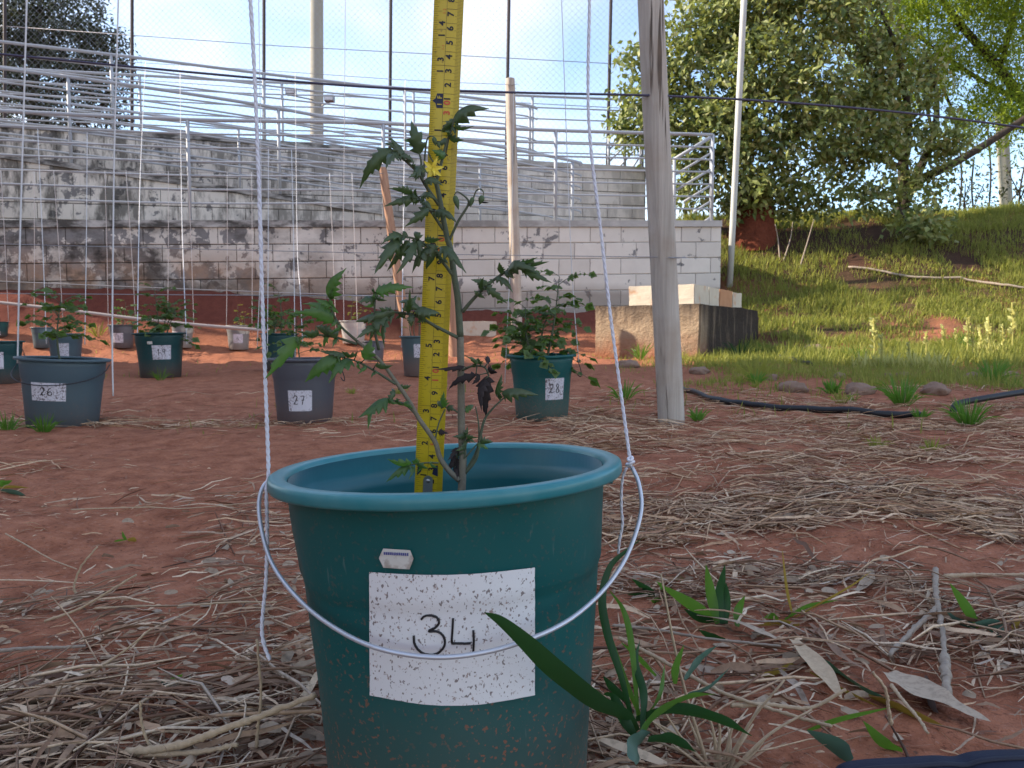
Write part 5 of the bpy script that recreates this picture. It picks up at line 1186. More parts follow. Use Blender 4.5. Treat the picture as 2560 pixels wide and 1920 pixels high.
# bushes on the ridge
for i, (x, y, r_) in enumerate(((2420, 500, 40), (2550, 480, 55), (2340, 520, 25))):
    g_ = P(x, y, 14.8); g_.z = gzs(g_.x, 14.8); bs = thing('bush', g_, ('low bush on the ridge left of the pale pole', 'twiggy bush at the foot of the pale concrete pole', 'small bush on the ridge by the tree trunk')[i], 'bush', 'bushes on the ridge')
    for k in range(4):
        obj('branch', *tube(spline([g_ - Vector((0, 0, .1)), g_ + Vector((random.uniform(-.2, .2), 0, .3)), P(x + random.uniform(-r_, r_), y - r_, 14.8)], 4), .010, 5), M['bark'], bs)
    o = link('foliage', crown_mesh('foliage', crown([(x, y, 14.8, r_), (x + r_ * .6, y + 15, 14.8, r_ * .7)], 9, .10, .045, 80 + i, .14), M['tree_leaf_dark']), bs); o['kind'] = 'stuff'
# red termite mound under the tree
c = P(1880, 585, 11.9); c.z = gzs(c.x, c.y); mb = MB(); n = 22; v = []; f = []
prof = [(.40, -.2), (.36, .1), (.30, .35), (.24, .6), (.17, .82), (.08, .93), (.01, .95)]
for j, (r_, z_) in enumerate(prof):
    for k in range(n):
        a = 6.2832 * k / n; e = 1 + .25 * (float(vnoise(np.array([math.cos(a) * 2 + j * .7]), np.array([math.sin(a) * 2 + j]), 5)[0]) - .5); v.append((c.x + math.cos(a) * r_ * e, c.y + math.sin(a) * r_ * e, c.z + z_))
for j in range(len(prof) - 1):
    for k in range(n): f.append((j * n + k, j * n + (k + 1) % n, (j + 1) * n + (k + 1) % n, (j + 1) * n + k))
f.append(tuple(range((len(prof) - 1) * n, len(prof) * n)))
o = obj('termite_mound', v, f, M['termite']); tag(o, 'red earth termite mound under the tree behind the white pipe', 'mound')
# bare shrub stems below the tree
for i, (pts, lb) in enumerate((([(1995, 675), (2020, 600), (2035, 548)], 'upright bare sapling stem on the shaded slope'), ([(1955, 655), (1975, 600), (1982, 555)], 'thin bare stem left of the upright sapling stem'), ([(1950, 650), (1945, 600), (1938, 560)], 'shortest thin bare stem on the shaded slope'))):
    g_ = gpix(*pts[0]); o = obj('bare_stem', *tube(spline([g_ - Vector((0, 0, .05))] + [P(x, y, g_.y + .1) for x, y in pts[1:]], 5), [.011 - .0006 * k for k in range(11)], 6), M['grey_stalk']); tag(o, lb, 'stem', 'bare stems on the slope')

# ------------------------------------------------------------------ grass on the hill (a mass nobody could count)
def blades(name, X, Y, L, Wd, mat, seed, lean=.5, z=None):
    r = np.random.default_rng(seed); N = len(X); Z = gz(X, Y) - .01 if z is None else z; a = r.uniform(0, 6.283, N); ln = L * r.uniform(.1, 1, N) * lean
    dx, dy = np.cos(a), np.sin(a); sx, sy = -dy, dx
    b = a + r.uniform(-.6, .6, N); sx, sy = -np.sin(b), np.cos(b)
    v = np.zeros((N, 5, 3)); h = np.sqrt(np.maximum(L ** 2 - ln ** 2, .0001))
    for k, (t, w) in enumerate(((0, 1), (0, -1), (.55, .8), (.55, -.8), (1, 0))):
        v[:, k, 0] = X + dx * ln * t ** 1.8 + sx * Wd * .5 * w; v[:, k, 1] = Y + dy * ln * t ** 1.8 + sy * Wd * .5 * w; v[:, k, 2] = Z + h * (t - .18 * t * t * (ln / L))
    q = np.arange(N)[:, None] * 5
    f = np.concatenate([q + np.array([[0, 1, 3]]), q + np.array([[0, 3, 2]]), q + np.array([[2, 3, 4]])], 0)
    return npmesh(name, v.reshape(-1, 3), f, mat)
r = np.random.default_rng(5); N = 480000
X = r.uniform(1.3, 15, N); Y = r.uniform(6.3, 17.5, N)
kx = X / Y; dens = vnoise(X * 1.3, Y * 1.3, 21) * .6 + vnoise(X * 4, Y * 4, 22) * .5
edge = sstep(5.6, 7.0, Y - .20 * (X - 3)) * sstep(1.6, 2.5, X - .10 * (Y - 8))
dark = np.exp(-((X - 4.9) / 2.3) ** 2 - ((Y - 11.8) / 1.0) ** 2)          # grass thinned under the crown, where the earth is darkened as tree shade
d_w = -((X - WA[0]) * WN[0] + (Y - WA[1]) * WN[1])
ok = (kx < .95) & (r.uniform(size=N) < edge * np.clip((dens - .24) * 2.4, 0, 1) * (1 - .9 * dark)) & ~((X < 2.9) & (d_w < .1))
X, Y = X[ok], Y[ok]; L = r.uniform(.05, .15, len(X)) * (.6 + .9 * vnoise(X * 1.8, Y * 1.8, 30))
o = link('hill_grass', blades('hill_grass', X, Y, L, r.uniform(.006, .013, len(X)), M['grass'], 6, .8)); tag(o, 'yellow-green grass covering the hill at the right', 'grass', kind='stuff')
# sparse short weeds and yellow grass on the soil between the rows
N = 130000; X = r.uniform(-5, 5.5, N); Y = r.uniform(2.6, 8.2, N); dn = vnoise(X * 1.7, Y * 1.7, 40)
ok = (np.abs(X / Y) < .72) & (r.uniform(size=N) < np.clip((dn - .60) * 5, 0, 1) * (.025 + .06 * sstep(.2, 1.6, X) + .9 * sstep(.9, 2.0, X) * sstep(3.6, 4.6, Y)) + .9 * sstep(.6, 1.6, X) * sstep(3.5, 5.0, Y) * np.clip(dn * 1.6 - .35, 0, 1))
X, Y = X[ok], Y[ok]
o = link('short_weeds', blades('short_weeds', X, Y, r.uniform(.02, .07, len(X)) * (1 + .9 * sstep(.8, 2, X)), r.uniform(.003, .007, len(X)), M['grass'], 8, .9)); tag(o, 'short sparse weeds scattered over the red soil', 'weeds', kind='stuff')

# ------------------------------------------------------------------ straw litter
def straw_field(name, label, X, Y, L, Wd, mat, seed, lift=.010, tubey=False, tilt=.10):
    r = np.random.default_rng(seed); N = len(X); a = np.where(r.uniform(size=N) < .62, r.uniform(0, 3.14, N), r.normal(.25, .45, N))
    cv = r.normal(0, .14, N); tl_ = r.normal(0, tilt, N); li = r.uniform(0.0, 1, N) ** 2 * lift; n = 5
    st = np.linspace(-.5, .5, n); tw = r.uniform(-1.1, 1.1, N)
    px = np.zeros((N, n)); py = np.zeros((N, n)); pz = np.zeros((N, n))
    for k, t in enumerate(st):
        an = a + cv * t; px[:, k] = X + np.cos(an) * L * t; py[:, k] = Y + np.sin(an) * L * t
        pz[:, k] = L * t * tl_ + .06 * L * (1 - 4 * t * t) * r.uniform(-.3, 1, N)
    g = gz(px, py); pz = np.maximum(g + .0015 + li[:, None] + pz, g + .0008)
    sx, sy = -np.sin(a)[:, None], np.cos(a)[:, None]; cw, sw = np.cos(tw)[:, None], np.sin(tw)[:, None]
    wp = Wd[:, None] * np.array([.55, .95, 1, .9, .35])[None, :] * .5
    A = np.stack([px + sx * wp * cw, py + sy * wp * cw, pz + np.abs(wp * sw) + wp * sw], 2); Bq = np.stack([px - sx * wp * cw, py - sy * wp * cw, pz + np.abs(wp * sw) - wp * sw], 2)
    if tubey:
        Cq = np.stack([px, py, pz + wp * 1.5], 2); v = np.stack([A, Bq, Cq], 2); m = 3
    else:
        Cq = np.stack([px, py, pz + wp * .45], 2); v = np.stack([A, Cq, Bq], 2); m = 3
    v = v.reshape(-1, 3); q = np.arange(N)[:, None] * (n * m); fs = []
    for k in range(n - 1):
        prs = ((0, 1), (1, 2), (2, 0)) if tubey else ((0, 1), (1, 2))
        for i, j in prs: fs.append(q + np.array([[k * m + i, k * m + j, (k + 1) * m + j, (k + 1) * m + i]]))
    o = link(name, npmesh(name, v, np.concatenate(fs, 0), mat)); tag(o, label, 'straw', kind='stuff'); return o
def scatter(N, y0, y1, seed, kmax=.75, power=1.0):
    r = np.random.default_rng(seed); Y = y0 + (y1 - y0) * r.uniform(size=N) ** power; X = r.uniform(-kmax, kmax, N) * Y; return X, Y, r
def inbucket(X, Y): return np.hypot(X - mc.x, Y - MY) < .101
def density(X, Y):
    left = sstep(1.10, .62, Y + .30 * (vnoise(X * 3.5, Y * 3.5, 51) - .5)) * sstep(.30, .05, X) * np.clip(-.1 + 1.25 * vnoise(X * 9, Y * 9, 57), .08, 1)
    leftfar = .10 * np.clip((vnoise(X * 3, Y * 3, 52) - .55) * 5, 0, 1)
    row = np.exp(-((Y - 3.02 - .1 * np.sin(X * 2)) / .16) ** 2) * .9 * np.clip((vnoise(X * 2.2, Y * 5, 58) - .25) * 2, 0, 1)
    right = sstep(-.02, .22, X) * np.clip((.6 * vnoise(X * 2.6, Y * 4.6, 53) + .4 * vnoise(X * 8, Y * 10, 54) - .36) * 3.0, .04, 1)
    bare = np.exp(-((X - .42) / .16) ** 2 - ((Y - .98) / .13) ** 2)
    d = np.maximum(np.maximum(left, leftfar), np.maximum(row, right * (1 - .85 * bare)))
    return np.clip(d, 0, 1) * sstep(4.4, 3.3, Y - .3 * np.maximum(X, 0))
for nm, lb, N, y0, y1, pw, l0, l1, w0, w1, mt, tb, lift in (
        ('straw_litter', 'fine dry straw strewn over the soil', 10500, .42, 1.7, 1.3, .010, .065, .0008, .0034, 'straw', False, .012),
        ('straw_litter', 'long dry straw stems strewn over the soil', 1700, .42, 1.8, 1.3, .07, .22, .0012, .0038, 'straw', True, .020),
        ('straw_litter', 'flat dry leaf strips in the near litter', 1000, .42, 1.5, 1.3, .02, .09, .0035, .0085, 'straw', False, .016),
        ('straw_litter', 'reddish dusty straw farther back', 10000, 1.3, 4.4, 1.4, .03, .15, .0018, .005, 'straw_red', False, .014),
        ('straw_litter', 'long reddish straw stems farther back', 2200, 1.3, 4.4, 1.4, .10, .28, .0022, .0042, 'straw_red', True, .018)):
    X, Y, r = scatter(int(N * 2.9), y0, y1, N, 1.0, pw); ok = (r.uniform(size=len(X)) < density(X, Y)) & ~inbucket(X, Y); X, Y = X[ok], Y[ok]
    straw_field(nm, lb, X, Y, r.uniform(l0, l1, len(X)), r.uniform(w0, w1, len(X)), M[mt], N + 1, lift, tb)
X, Y, r = scatter(12000, .42, 4.5, 77, 1.0, 1.4); ok = ~inbucket(X, Y) & (r.uniform(size=len(X)) < np.clip(1.5 * vnoise(X * 2, Y * 2, 91) - .3, .1, 1)); X, Y = X[ok], Y[ok]
straw_field('litter_chips', 'small straw chips and twigs scattered thinly on the bare red soil', X, Y, r.uniform(.004, .035, len(X)) * (.6 + .35 * Y), r.uniform(.0008, .003, len(X)), M['straw_red'], 78, .002)
X, Y, r = scatter(3400, .42, 1.6, 79, 1.0, 1.2); ok = ~inbucket(X, Y) & (r.uniform(size=len(X)) < .05 + density(X, Y)); X, Y = X[ok], Y[ok]
straw_field('leaf_litter', 'small grey dead leaves and chaff among the straw', X, Y, r.uniform(.010, .030, len(X)), r.uniform(.004, .010, len(X)), M['dead_leaf'], 80, .012)

# ------------------------------------------------------------------ individually placed blades, stalks, leaves in the foreground
def z3(x, y): return (1500 + .5245 * x, 1050 + .5245 * y)
def place(pix, Yb=None, lift=.004, up=None):
    """pixel path to 3-D: it starts on the ground and stays at that distance unless the ground is nearer"""
    g = gpix(*pix[0]); Yb = g.y if Yb is None else Yb; out = []
    for i, (x, y) in enumerate(pix):
        h = gpix(x, y); Yq = min(Yb, h.y); q = P(x, y, Yq)
        zz = gzs(q.x, q.y) + lift
        if q.z < zz: q.z = zz
        out.append(q)
    return out
def blade_obj(name, pts, w, mat, par=None, fold=.35, n=6, face=None, wav=0.0):
    sp = spline(pts, n); m = len(sp); v = []; f = []
    for i, q in enumerate(sp):
        t = i / (m - 1); d = (sp[min(i + 1, m - 1)] - sp[max(i - 1, 0)]).normalized(); s = d.cross(Vector(face) if face else Vector((0, 1, .35))).normalized(); u = s.cross(d)
        ww = w * .5 * min(1, .45 + 1.6 * t) * (1 - max(0, (t - .45) / .55) ** 1.7 * .97); wv = wav * math.sin(t * 19) * w
        v += [q + s * ww + u * (fold * ww + wv), q, q - s * ww + u * (fold * ww - wv * .6)]
    for i in range(m - 1): a = i * 3; f += [(a, a + 1, a + 4, a + 3), (a + 1, a + 2, a + 5, a + 4)]
    return obj(name, v, f, M[mat], par)
def px_w(zpx, Y): return zpx * .5245 * Y / F
def clump(label, cpix, items, group='broad-bladed grass clumps in the straw', conv=z3):
    g = gpix(*conv(*cpix)); root = thing('grass_clump', g, label, 'grass', group)
    for pix, w, mat in items:
        pts = place([conv(*q) for q in pix], min(g.y, gpix(*conv(*pix[0])).y + .01)); blade_obj('blade', pts, px_w(w, pts[0].y), mat, root, .3)
    return root
# clump right of the bucket, its big dark blade crosses the label
g1 = gpix(*z3(150, 1480)); root = thing('grass_clump', g1, 'dark green grass clump beside the near bucket, one broad blade crossing its paper label', 'grass', 'broad-bladed grass clumps in the straw')
def bl(path, w, mat, wav=0.0, fold=.3): return blade_obj('blade', [P(x, y, Yq) for x, y, Yq in path], w * (1 if w > .0149 else .74), mat, root, fold, 8, None, wav if wav else .05)
bl([(1590, 1830, .535), (1562, 1792, .520), (1500, 1765, .500), (1440, 1722, .478), (1380, 1672, .458), (1310, 1605, .446), (1250, 1553, .440), (1211, 1531, .436)], .0150, 'blade_dark', .02)
bl([(1585, 1820, .545), (1555, 1700, .545), (1520, 1590, .555), (1506, 1500, .565), (1525, 1420, .575), (1570, 1375, .585), (1612, 1340, .595)], .0085, 'blade_dark')
bl([(1590, 1800, .54), (1690, 1775, .545), (1800, 1800, .545), (1880, 1840, .54)], .0145, 'blade_dark')
bl([(1596, 1800, .55), (1580, 1620, .56), (1560, 1530, .565), (1523, 1475, .575)], .0065, 'blade')
bl([(1640, 1690, .60), (1590, 1640, .605), (1552, 1605, .61)], .0060, 'blade')
bl([(1688, 1710, .60), (1690, 1670, .60), (1710, 1612, .60)], .0085, 'blade')
bl([(1585, 1905, .50), (1596, 1860, .51), (1628, 1830, .52)], .0170, 'blade_teal')
bl([(1720, 1735, .585), (1772, 1720, .59), (1826, 1668, .60)], .0055, 'blade_teal')
bl([(1712, 1700, .62), (1752, 1648, .63), (1796, 1612, .64)], .0100, 'blade_teal')
bl([(1575, 1760, .56), (1530, 1720, .565), (1508, 1690, .57)], .0090, 'blade_dark')
bl([(1600, 1790, .555), (1545, 1660, .575), (1512, 1560, .59), (1508, 1500, .60)], .0080, 'blade')
bl([(1600, 1840, .52), (1640, 1790, .53), (1720, 1745, .55), (1790, 1735, .57)], .0110, 'blade')
bl([(1592, 1850, .52), (1560, 1800, .525), (1530, 1745, .535), (1508, 1735, .54)], .0120, 'blade_dark')
bl([(1605, 1830, .53), (1610, 1740, .545), (1590, 1660, .56), (1600, 1600, .57)], .0080, 'blade_dark')
bl([(1620, 1850, .51), (1680, 1850, .515), (1740, 1880, .515)], .0130, 'blade_dark')
bl([(1610, 1800, .54), (1650, 1740, .56), (1662, 1660, .575)], .0060, 'blade')
clump('upright bright green grass clump growing out of the straw', (590, 985), [([(560, 985), (430, 880), (285, 785)], 62, 'blade'), ([(560, 990), (530, 830), (505, 688)], 50, 'blade'), ([(578, 990), (572, 850), (596, 688)], 58, 'blade_dark'), ([(600, 990), (606, 870), (601, 775)], 40, 'blade_dark'), ([(655, 1000), (662, 910), (690, 838)], 48, 'blade'), ([(600, 1075), (540, 1040), (470, 1000)], 45, 'blade_dark'), ([(590, 985), (480, 950), (400, 900)], 45, 'blade_dark')])
clump('low yellow-green grass clump with a broken brown stub', (900, 970), [([(880, 975), (990, 890), (1135, 858)], 26, 'blade'), ([(850, 975), (820, 960), (780, 962)], 40, 'blade'), ([(950, 995), (850, 985), (750, 1000)], 38, 'blade_yellow'), ([(920, 960), (890, 800), (868, 610)], 14, 'blade_yellow'), ([(930, 950), (1060, 870), (1200, 790), (1300, 715)], 14, 'blade_yellow')])
clump('fallen long grass blade fading from green to yellow', (940, 1165), [([(945, 1150), (1100, 1220), (1300, 1340), (1480, 1420)], 80, 'blade_teal'), ([(1280, 1345), (1450, 1425), (1655, 1495)], 62, 'blade_yellow'), ([(935, 1190), (850, 1232), (715, 1255)], 52, 'blade_yellow'), ([(1000, 1230), (1180, 1330), (1330, 1400)], 40, 'blade_yellow')])
clump('single bright blade and teal blades beside the dark navy pad', (1150, 1520), [([(990, 1482), (1150, 1430), (1395, 1368)], 38, 'blade'), ([(1195, 1650), (1130, 1560), (985, 1478)], 95, 'blade_teal'), ([(1440, 1615), (1350, 1540), (1255, 1435)], 62, 'blade')])
clump('small two-leaved grass shoot among grey dead leaves', (1800, 1010), [([(1805, 1020), (1745, 890), (1668, 778)], 48, 'blade'), ([(1935, 1065), (1880, 985), (1785, 965)], 75, 'blade_teal'), ([(1790, 1005), (1720, 955), (1655, 918)], 50, 'blade_teal'), ([(1960, 1050), (1975, 1000), (2010, 930)], 45, 'blade_yellow')])
clump('low dark weed beside the bucket handle', (280, 850), [([(270, 850), (210, 800), (150, 755)], 34, 'blade_dark'), ([(275, 855), (190, 845), (110, 825)], 26, 'blade_dark'), ([(290, 850), (300, 800), (270, 770)], 26, 'blade'), ([(285, 850), (330, 820), (385, 830)], 30, 'blade_dark'), ([(280, 870), (260, 880), (330, 850)], 30, 'blade')])
def zl(x, y): return (.4942 * x, 1100 + .4942 * y)
clump('small lone grass shoot in the straw left of the near bucket', (850, 1260), [([(850, 1262), (880, 1220), (925, 1185)], 40, 'blade'), ([(855, 1262), (810, 1265), (762, 1298)], 44, 'blade_teal')], conv=zl)
clump('flat grey-green weed at the edge of the straw', (470, 1340), [([(470, 1340), (430, 1330), (410, 1345)], 40, 'blade_teal'), ([(470, 1340), (505, 1325), (525, 1340)], 40, 'blade_teal'), ([(470, 1342), (480, 1355), (460, 1365)], 36, 'blade_teal')], conv=zl)
clump('tiny weed sprig on the bare red soil', (640, 520), [([(640, 520), (625, 490), (618, 462)], 18, 'blade'), ([(640, 522), (600, 525), (575, 530)], 18, 'blade'), ([(645, 522), (680, 515), (690, 505)], 26, 'blade_yellow')], conv=zl)
clump('yellowish grass tuft at the edge of the bare soil', (10, 250), [([(0, 235), (30, 218), (62, 205)], 22, 'blade'), ([(0, 255), (60, 250), (150, 246)], 16, 'blade_yellow'), ([(0, 265), (80, 285), (130, 290)], 30, 'blade_teal'), ([(-60, 260), (10, 215), (40, 222)], 24, 'blade')], conv=zl)
# thick dry stalks one can pick out
def stalk(label, pix, w, mat='stalk', conv=z3, flat=False, lift=.006):
    pts = place([conv(*q) for q in pix], None, lift); sp = spline(pts, 6)
    if flat: o = blade_obj('dead_leaf', pts, w, mat, None, .25, 8, (0, .25, 1), .03)
    else:
        rj = random.Random(int(w * 1e5) + len(sp)); sp = spline(sp[::2] if len(sp) > 9 else sp, 5)
        sp = [q + Vector((rj.uniform(-1, 1), rj.uniform(-1, 1), rj.uniform(-.4, .6))) * w * .10 for q in sp]
        o = obj('dry_stalk', *tube(sp, [w * .40 * (1 - .35 * i / len(sp)) * (1 + (.28 if i % 11 == 4 else 0) + rj.uniform(-.10, .10)) for i in range(len(sp))], 7), M[mat])
    tag(o, label, 'leaf' if flat else 'stalk', 'dead leaves in the litter' if flat else 'dry stalks in the litter'); return o
stalk('thick pale straw stalk pointing at the foot of the near bucket', [(640, 1660), (900, 1545), (1130, 1465), (1350, 1385), (1600, 1290)], .0085, conv=zl, lift=.012)
stalk('second pale stalk lying just below the thickest one', [(700, 1660), (1000, 1580), (1200, 1540)], .0065, conv=zl, lift=.010)
stalk('grey flattened stalk at the left in the straw', [(-60, 1150), (150, 1110), (300, 1090), (430, 1068)], .0055, 'grey_stalk', conv=zl, lift=.016)
stalk('long straw stalk slanting up out of the litter onto bare soil', [(230, 970), (400, 855), (560, 760), (690, 682)], .0042, conv=zl, lift=.011)
stalk('upright-looking straw stalk below the free string end', [(1300, 1640), (1305, 1450), (1320, 1280), (1300, 1010)], .0038, conv=zl, lift=.011)
stalk('thin straw stalk bending across the left litter', [(345, 1262), (500, 1150), (650, 1050), (765, 955)], .0032, conv=zl, lift=.011)
stalk('thin yellow straw stalk at the lower edge of the litter', [(800, 1660), (755, 1540), (715, 1430), (710, 1320)], .0034, conv=zl, lift=.011)
stalk('straw stalk lying from the bare soil to the string', [(480, 900), (700, 865), (900, 845), (1200, 820), (1400, 822)], .0036, conv=zl, lift=.011)
stalk('brown curved twig on the bare red soil', [(388, 828), (375, 740), (410, 640), (492, 540)], .0040, 'stalk', conv=zl, lift=.011)
stalk('long thin runner crossing the bare red soil', [(30, 515), (150, 580), (260, 640), (390, 700)], .0032, conv=zl, lift=.011)
stalk('faint runner on the bare soil left of the bucket', [(360, 382), (560, 345), (760, 340), (940, 346), (1300, 315)], .0034, 'stalk', conv=zl, lift=.011)
stalk('grey forked stalk standing out in the right litter', [(1600, 770), (1598, 880), (1625, 1060), (1640, 1210)], .0100, 'grey_stalk', lift=.016)
stalk('side prong of the grey forked stalk', [(1610, 960), (1500, 1055), (1375, 1195)], .0090, 'grey_stalk', lift=.016)
stalk('split grey stalk end below the fork', [(1642, 1200), (1645, 1300), (1655, 1395)], .0135, 'grey_stalk', lift=.016)
stalk('pale straw stalk running right from the fork', [(1640, 770), (1780, 765), (1900, 758), (2060, 750)], .0085)
stalk('long dark bent stem behind the bright shoot', [(60, 1070), (250, 1085), (500, 1125), (860, 1165)], .0050, 'grey_stalk', lift=.02)
stalk('straw stem crossing the big dark blade', [(110, 1640), (150, 1480), (190, 1340), (240, 1240)], .0055, 'grey_stalk', lift=.03)
stalk('long straw stem running towards the navy pad', [(90, 1180), (300, 1300), (480, 1400), (620, 1470), (900, 1580), (1100, 1650)], .0055, lift=.03)
stalk('straw stem curving up at the lower right', [(620, 1500), (800, 1450), (1000, 1380), (1170, 1285)], .0055, lift=.025)
stalk('pale upright straw behind the yellow blade', [(1385, 1560), (1378, 1400), (1362, 1290), (1300, 1200)], .0045, 'stalk', lift=.02)
stalk('pale straw slanting from the yellow blade', [(1385, 1365), (1450, 1450), (1510, 1540), (1560, 1620)], .0045, 'stalk', lift=.02)
stalk('large grey dead leaf lying at the lower right', [(1370, 1265), (1480, 1330), (1620, 1410), (1860, 1500)], .044, 'dead_leaf', flat=True, lift=.012)
stalk('tan folded dead leaf hanging from the yellow blade', [(920, 1140), (1010, 1240), (1080, 1330), (1150, 1440)], .022, 'stalk', flat=True, lift=.02)
stalk('curled pale husk on the soil near the fork', [(1290, 735), (1270, 800), (1215, 850)], .018, 'dead_leaf', flat=True)
stalk('grey curled strip leaf arching over the litter', [(460, 990), (650, 1030), (800, 1090), (850, 1110)], .013, 'dead_leaf', flat=True, lift=.015)
stalk('dark dry strip leaf by the bare patch', [(1000, 1020), (1080, 1100), (1160, 1190), (1300, 1260)], .010, 'straw', flat=True, lift=.012)
# blurred dry tuft right in front
gt = gpix(*z3(590, 1640)); tuft = thing('dry_grass_tuft', gt, 'tuft of cut dry straw stems sticking up close to the lower edge', 'grass')
rj = random.Random(4)
ends = [(290, 735), (200, 1395), (310, 1395), (250, 1520), (260, 1440), (420, 1420), (520, 1480), (480, 1330), (760, 1360), (880, 1238), (1010, 1380), (690, 1480), (640, 1430), (560, 1390), (350, 1550), (610, 1460), (730, 1450), (310, 1610), (780, 1530)]
for i, e in enumerate(ends):
    x0_ = 580 + (e[0] - 580) * .12 + rj.uniform(-40, 40); a = P(*z3(x0_, 1660 + rj.uniform(0, 60)), gt.y - .02); a.z = min(a.z, gzs(a.x, a.y)); b = P(*z3(*e), gt.y + rj.uniform(-.03, .01))
    m_ = a.lerp(b, .5) + Vector((rj.uniform(-.006, .006), 0, rj.uniform(0, .006))); obj('stem', *tube(spline([a, m_, b], 5), [.0017 - .00009 * k for k in range(11)], 6), M['stalk'], tuft)

# ------------------------------------------------------------------ dark navy pad in the lower right corner
def pad():
    Yp = .43; a = [(2090, 1925), (2110, 1906), (2170, 1897), (2250, 1893), (2330, 1888), (2385, 1890), (2420, 1880), (2480, 1874), (2560, 1873), (2660, 1876), (2720, 1900)]
    top = spline([P(x, y, Yp) for x, y in a], 4); root = thing('padded_sole', Vector((top[len(top) // 2].x, Yp, 0)), 'dark navy padded edge with a stitched seam, touching the straw at the lower right', 'pad')
    m = len(top); v = []; f = []; sec = [(0, 0), (.004, -.003), (.006, -.010), (.004, -.05), (0, -.10), (-.05, -.11), (-.10, -.07), (-.10, -.02), (-.06, -.008), (-.012, .001)]
    for q in top:
        for dy, dz in sec: v.append((q.x, q.y + dy, max(q.z + dz, gzs(q.x, q.y) - .01)))
    k = len(sec)
    for i in range(m - 1):
        for j in range(k): f.append((i * k + j, (i + 1) * k + j, (i + 1) * k + (j + 1) % k, i * k + (j + 1) % k))
    f.append(tuple(range(k))); f.append(tuple(range((m - 1) * k, m * k))[::-1])
    obj('padding', v, f, M['navy'], root)
    obj('piping', *tube([q + Vector((0, -.012, .0012)) for q in top[5:]], .0016, 6), M['navy_trim'], root)
pad()

# ------------------------------------------------------------------ stones, weeds and flower stalks at the right
def z6(x, y): return (1400 + .5244 * x, 500 + .5244 * y)
STN = [(1110, 915, 92, 'pale pointed stone lying among the grass tufts'), (1430, 925, 96, 'long low reddish stone between two grass tufts'), (1790, 925, 92, 'flat reddish stone behind the large grass tuft'), (1000, 860, 58, 'small stone left of the pale pointed one'), (660, 830, 62, 'earthy stone right behind the thick post'), (1570, 775, 38, 'small orange stone in the yellow flowers'),
       (1210, 722, 62, 'long stone lying in the sunlit grass strip'), (1290, 728, 28, 'small stone beside the long one in the sunlit strip'), (1970, 860, 66, 'rounded stone near the black hose end'), (330, 800, 70, 'red earthy stone before the mouldy plinth'), (1330, 850, 44, 'small flat stone behind the pointed one'), (1640, 850, 52, 'brown stone behind the long low one'), (1560, 850, 40, 'low brown stone beside the yellow flowers'), (2140, 850, 60, 'grey stone at the right in the weeds')]
import bmesh
for i, (x, y, w, lb) in enumerate(STN):
    g_ = gpix(*z6(x, y)); R = w * .5244 * g_.y / F * .66; bm = bmesh.new(); bmesh.ops.create_icosphere(bm, subdivisions=3, radius=1.0); rj = random.Random(i); an = rj.uniform(0, 3)
    for q in bm.verts:
        c_ = q.co.copy(); e = 1 + .55 * (float(vnoise(np.array([c_.x * 1.6 + i * 3]), np.array([c_.y * 1.6 + c_.z * 2.1]), 7)[0]) - .5) + .2 * (float(vnoise(np.array([c_.x * 5 + i]), np.array([c_.y * 5 + c_.z * 4.1]), 8)[0]) - .5)
        c_ *= e; q.co = Vector((g_.x + c_.x * R * 1.15, g_.y + c_.y * R * .8, g_.z + c_.z * R * .62 + R * .22))
    me = bpy.data.meshes.new('stone'); bm.to_mesh(me); bm.free(); me.materials.append(M['stone']); me.polygons.foreach_set('use_smooth', [True] * len(me.polygons)); tag(link('stone', me), lb, 'stone', 'stones along the grass edge')
def tuft_at(pixel, h, n, label, mat='blade', w=.008, seed=0, spread=1.0, group='green grass tufts'):
    g_ = gpix(*pixel); rj = random.Random(seed * 7 + 1); mb = MB(); root = thing('grass_tuft', g_, label, 'grass', group); hh = h * g_.y / F
    w *= .5
    for k in range(int(n * 2.2)):
        a = rj.uniform(0, 6.28); L = hh * rj.uniform(.55, 1.15); ln = L * rj.uniform(.1, .95) * spread; b = g_ + Vector((math.cos(a) * hh * .12, math.sin(a) * hh * .12, -.01))
        tip = b + Vector((math.cos(a) * ln, math.sin(a) * ln, math.sqrt(max(.01, 1 - min(.95, (ln / L)) ** 2)) * L)); mid = b.lerp(tip, .55) + Vector((0, 0, .22 * ln))
        tip.z = max(tip.z, gzs(tip.x, tip.y) + .005)
        blade_obj('blade', [b, mid, tip], w * rj.uniform(.7, 1.3), mat, root, .3, 3)
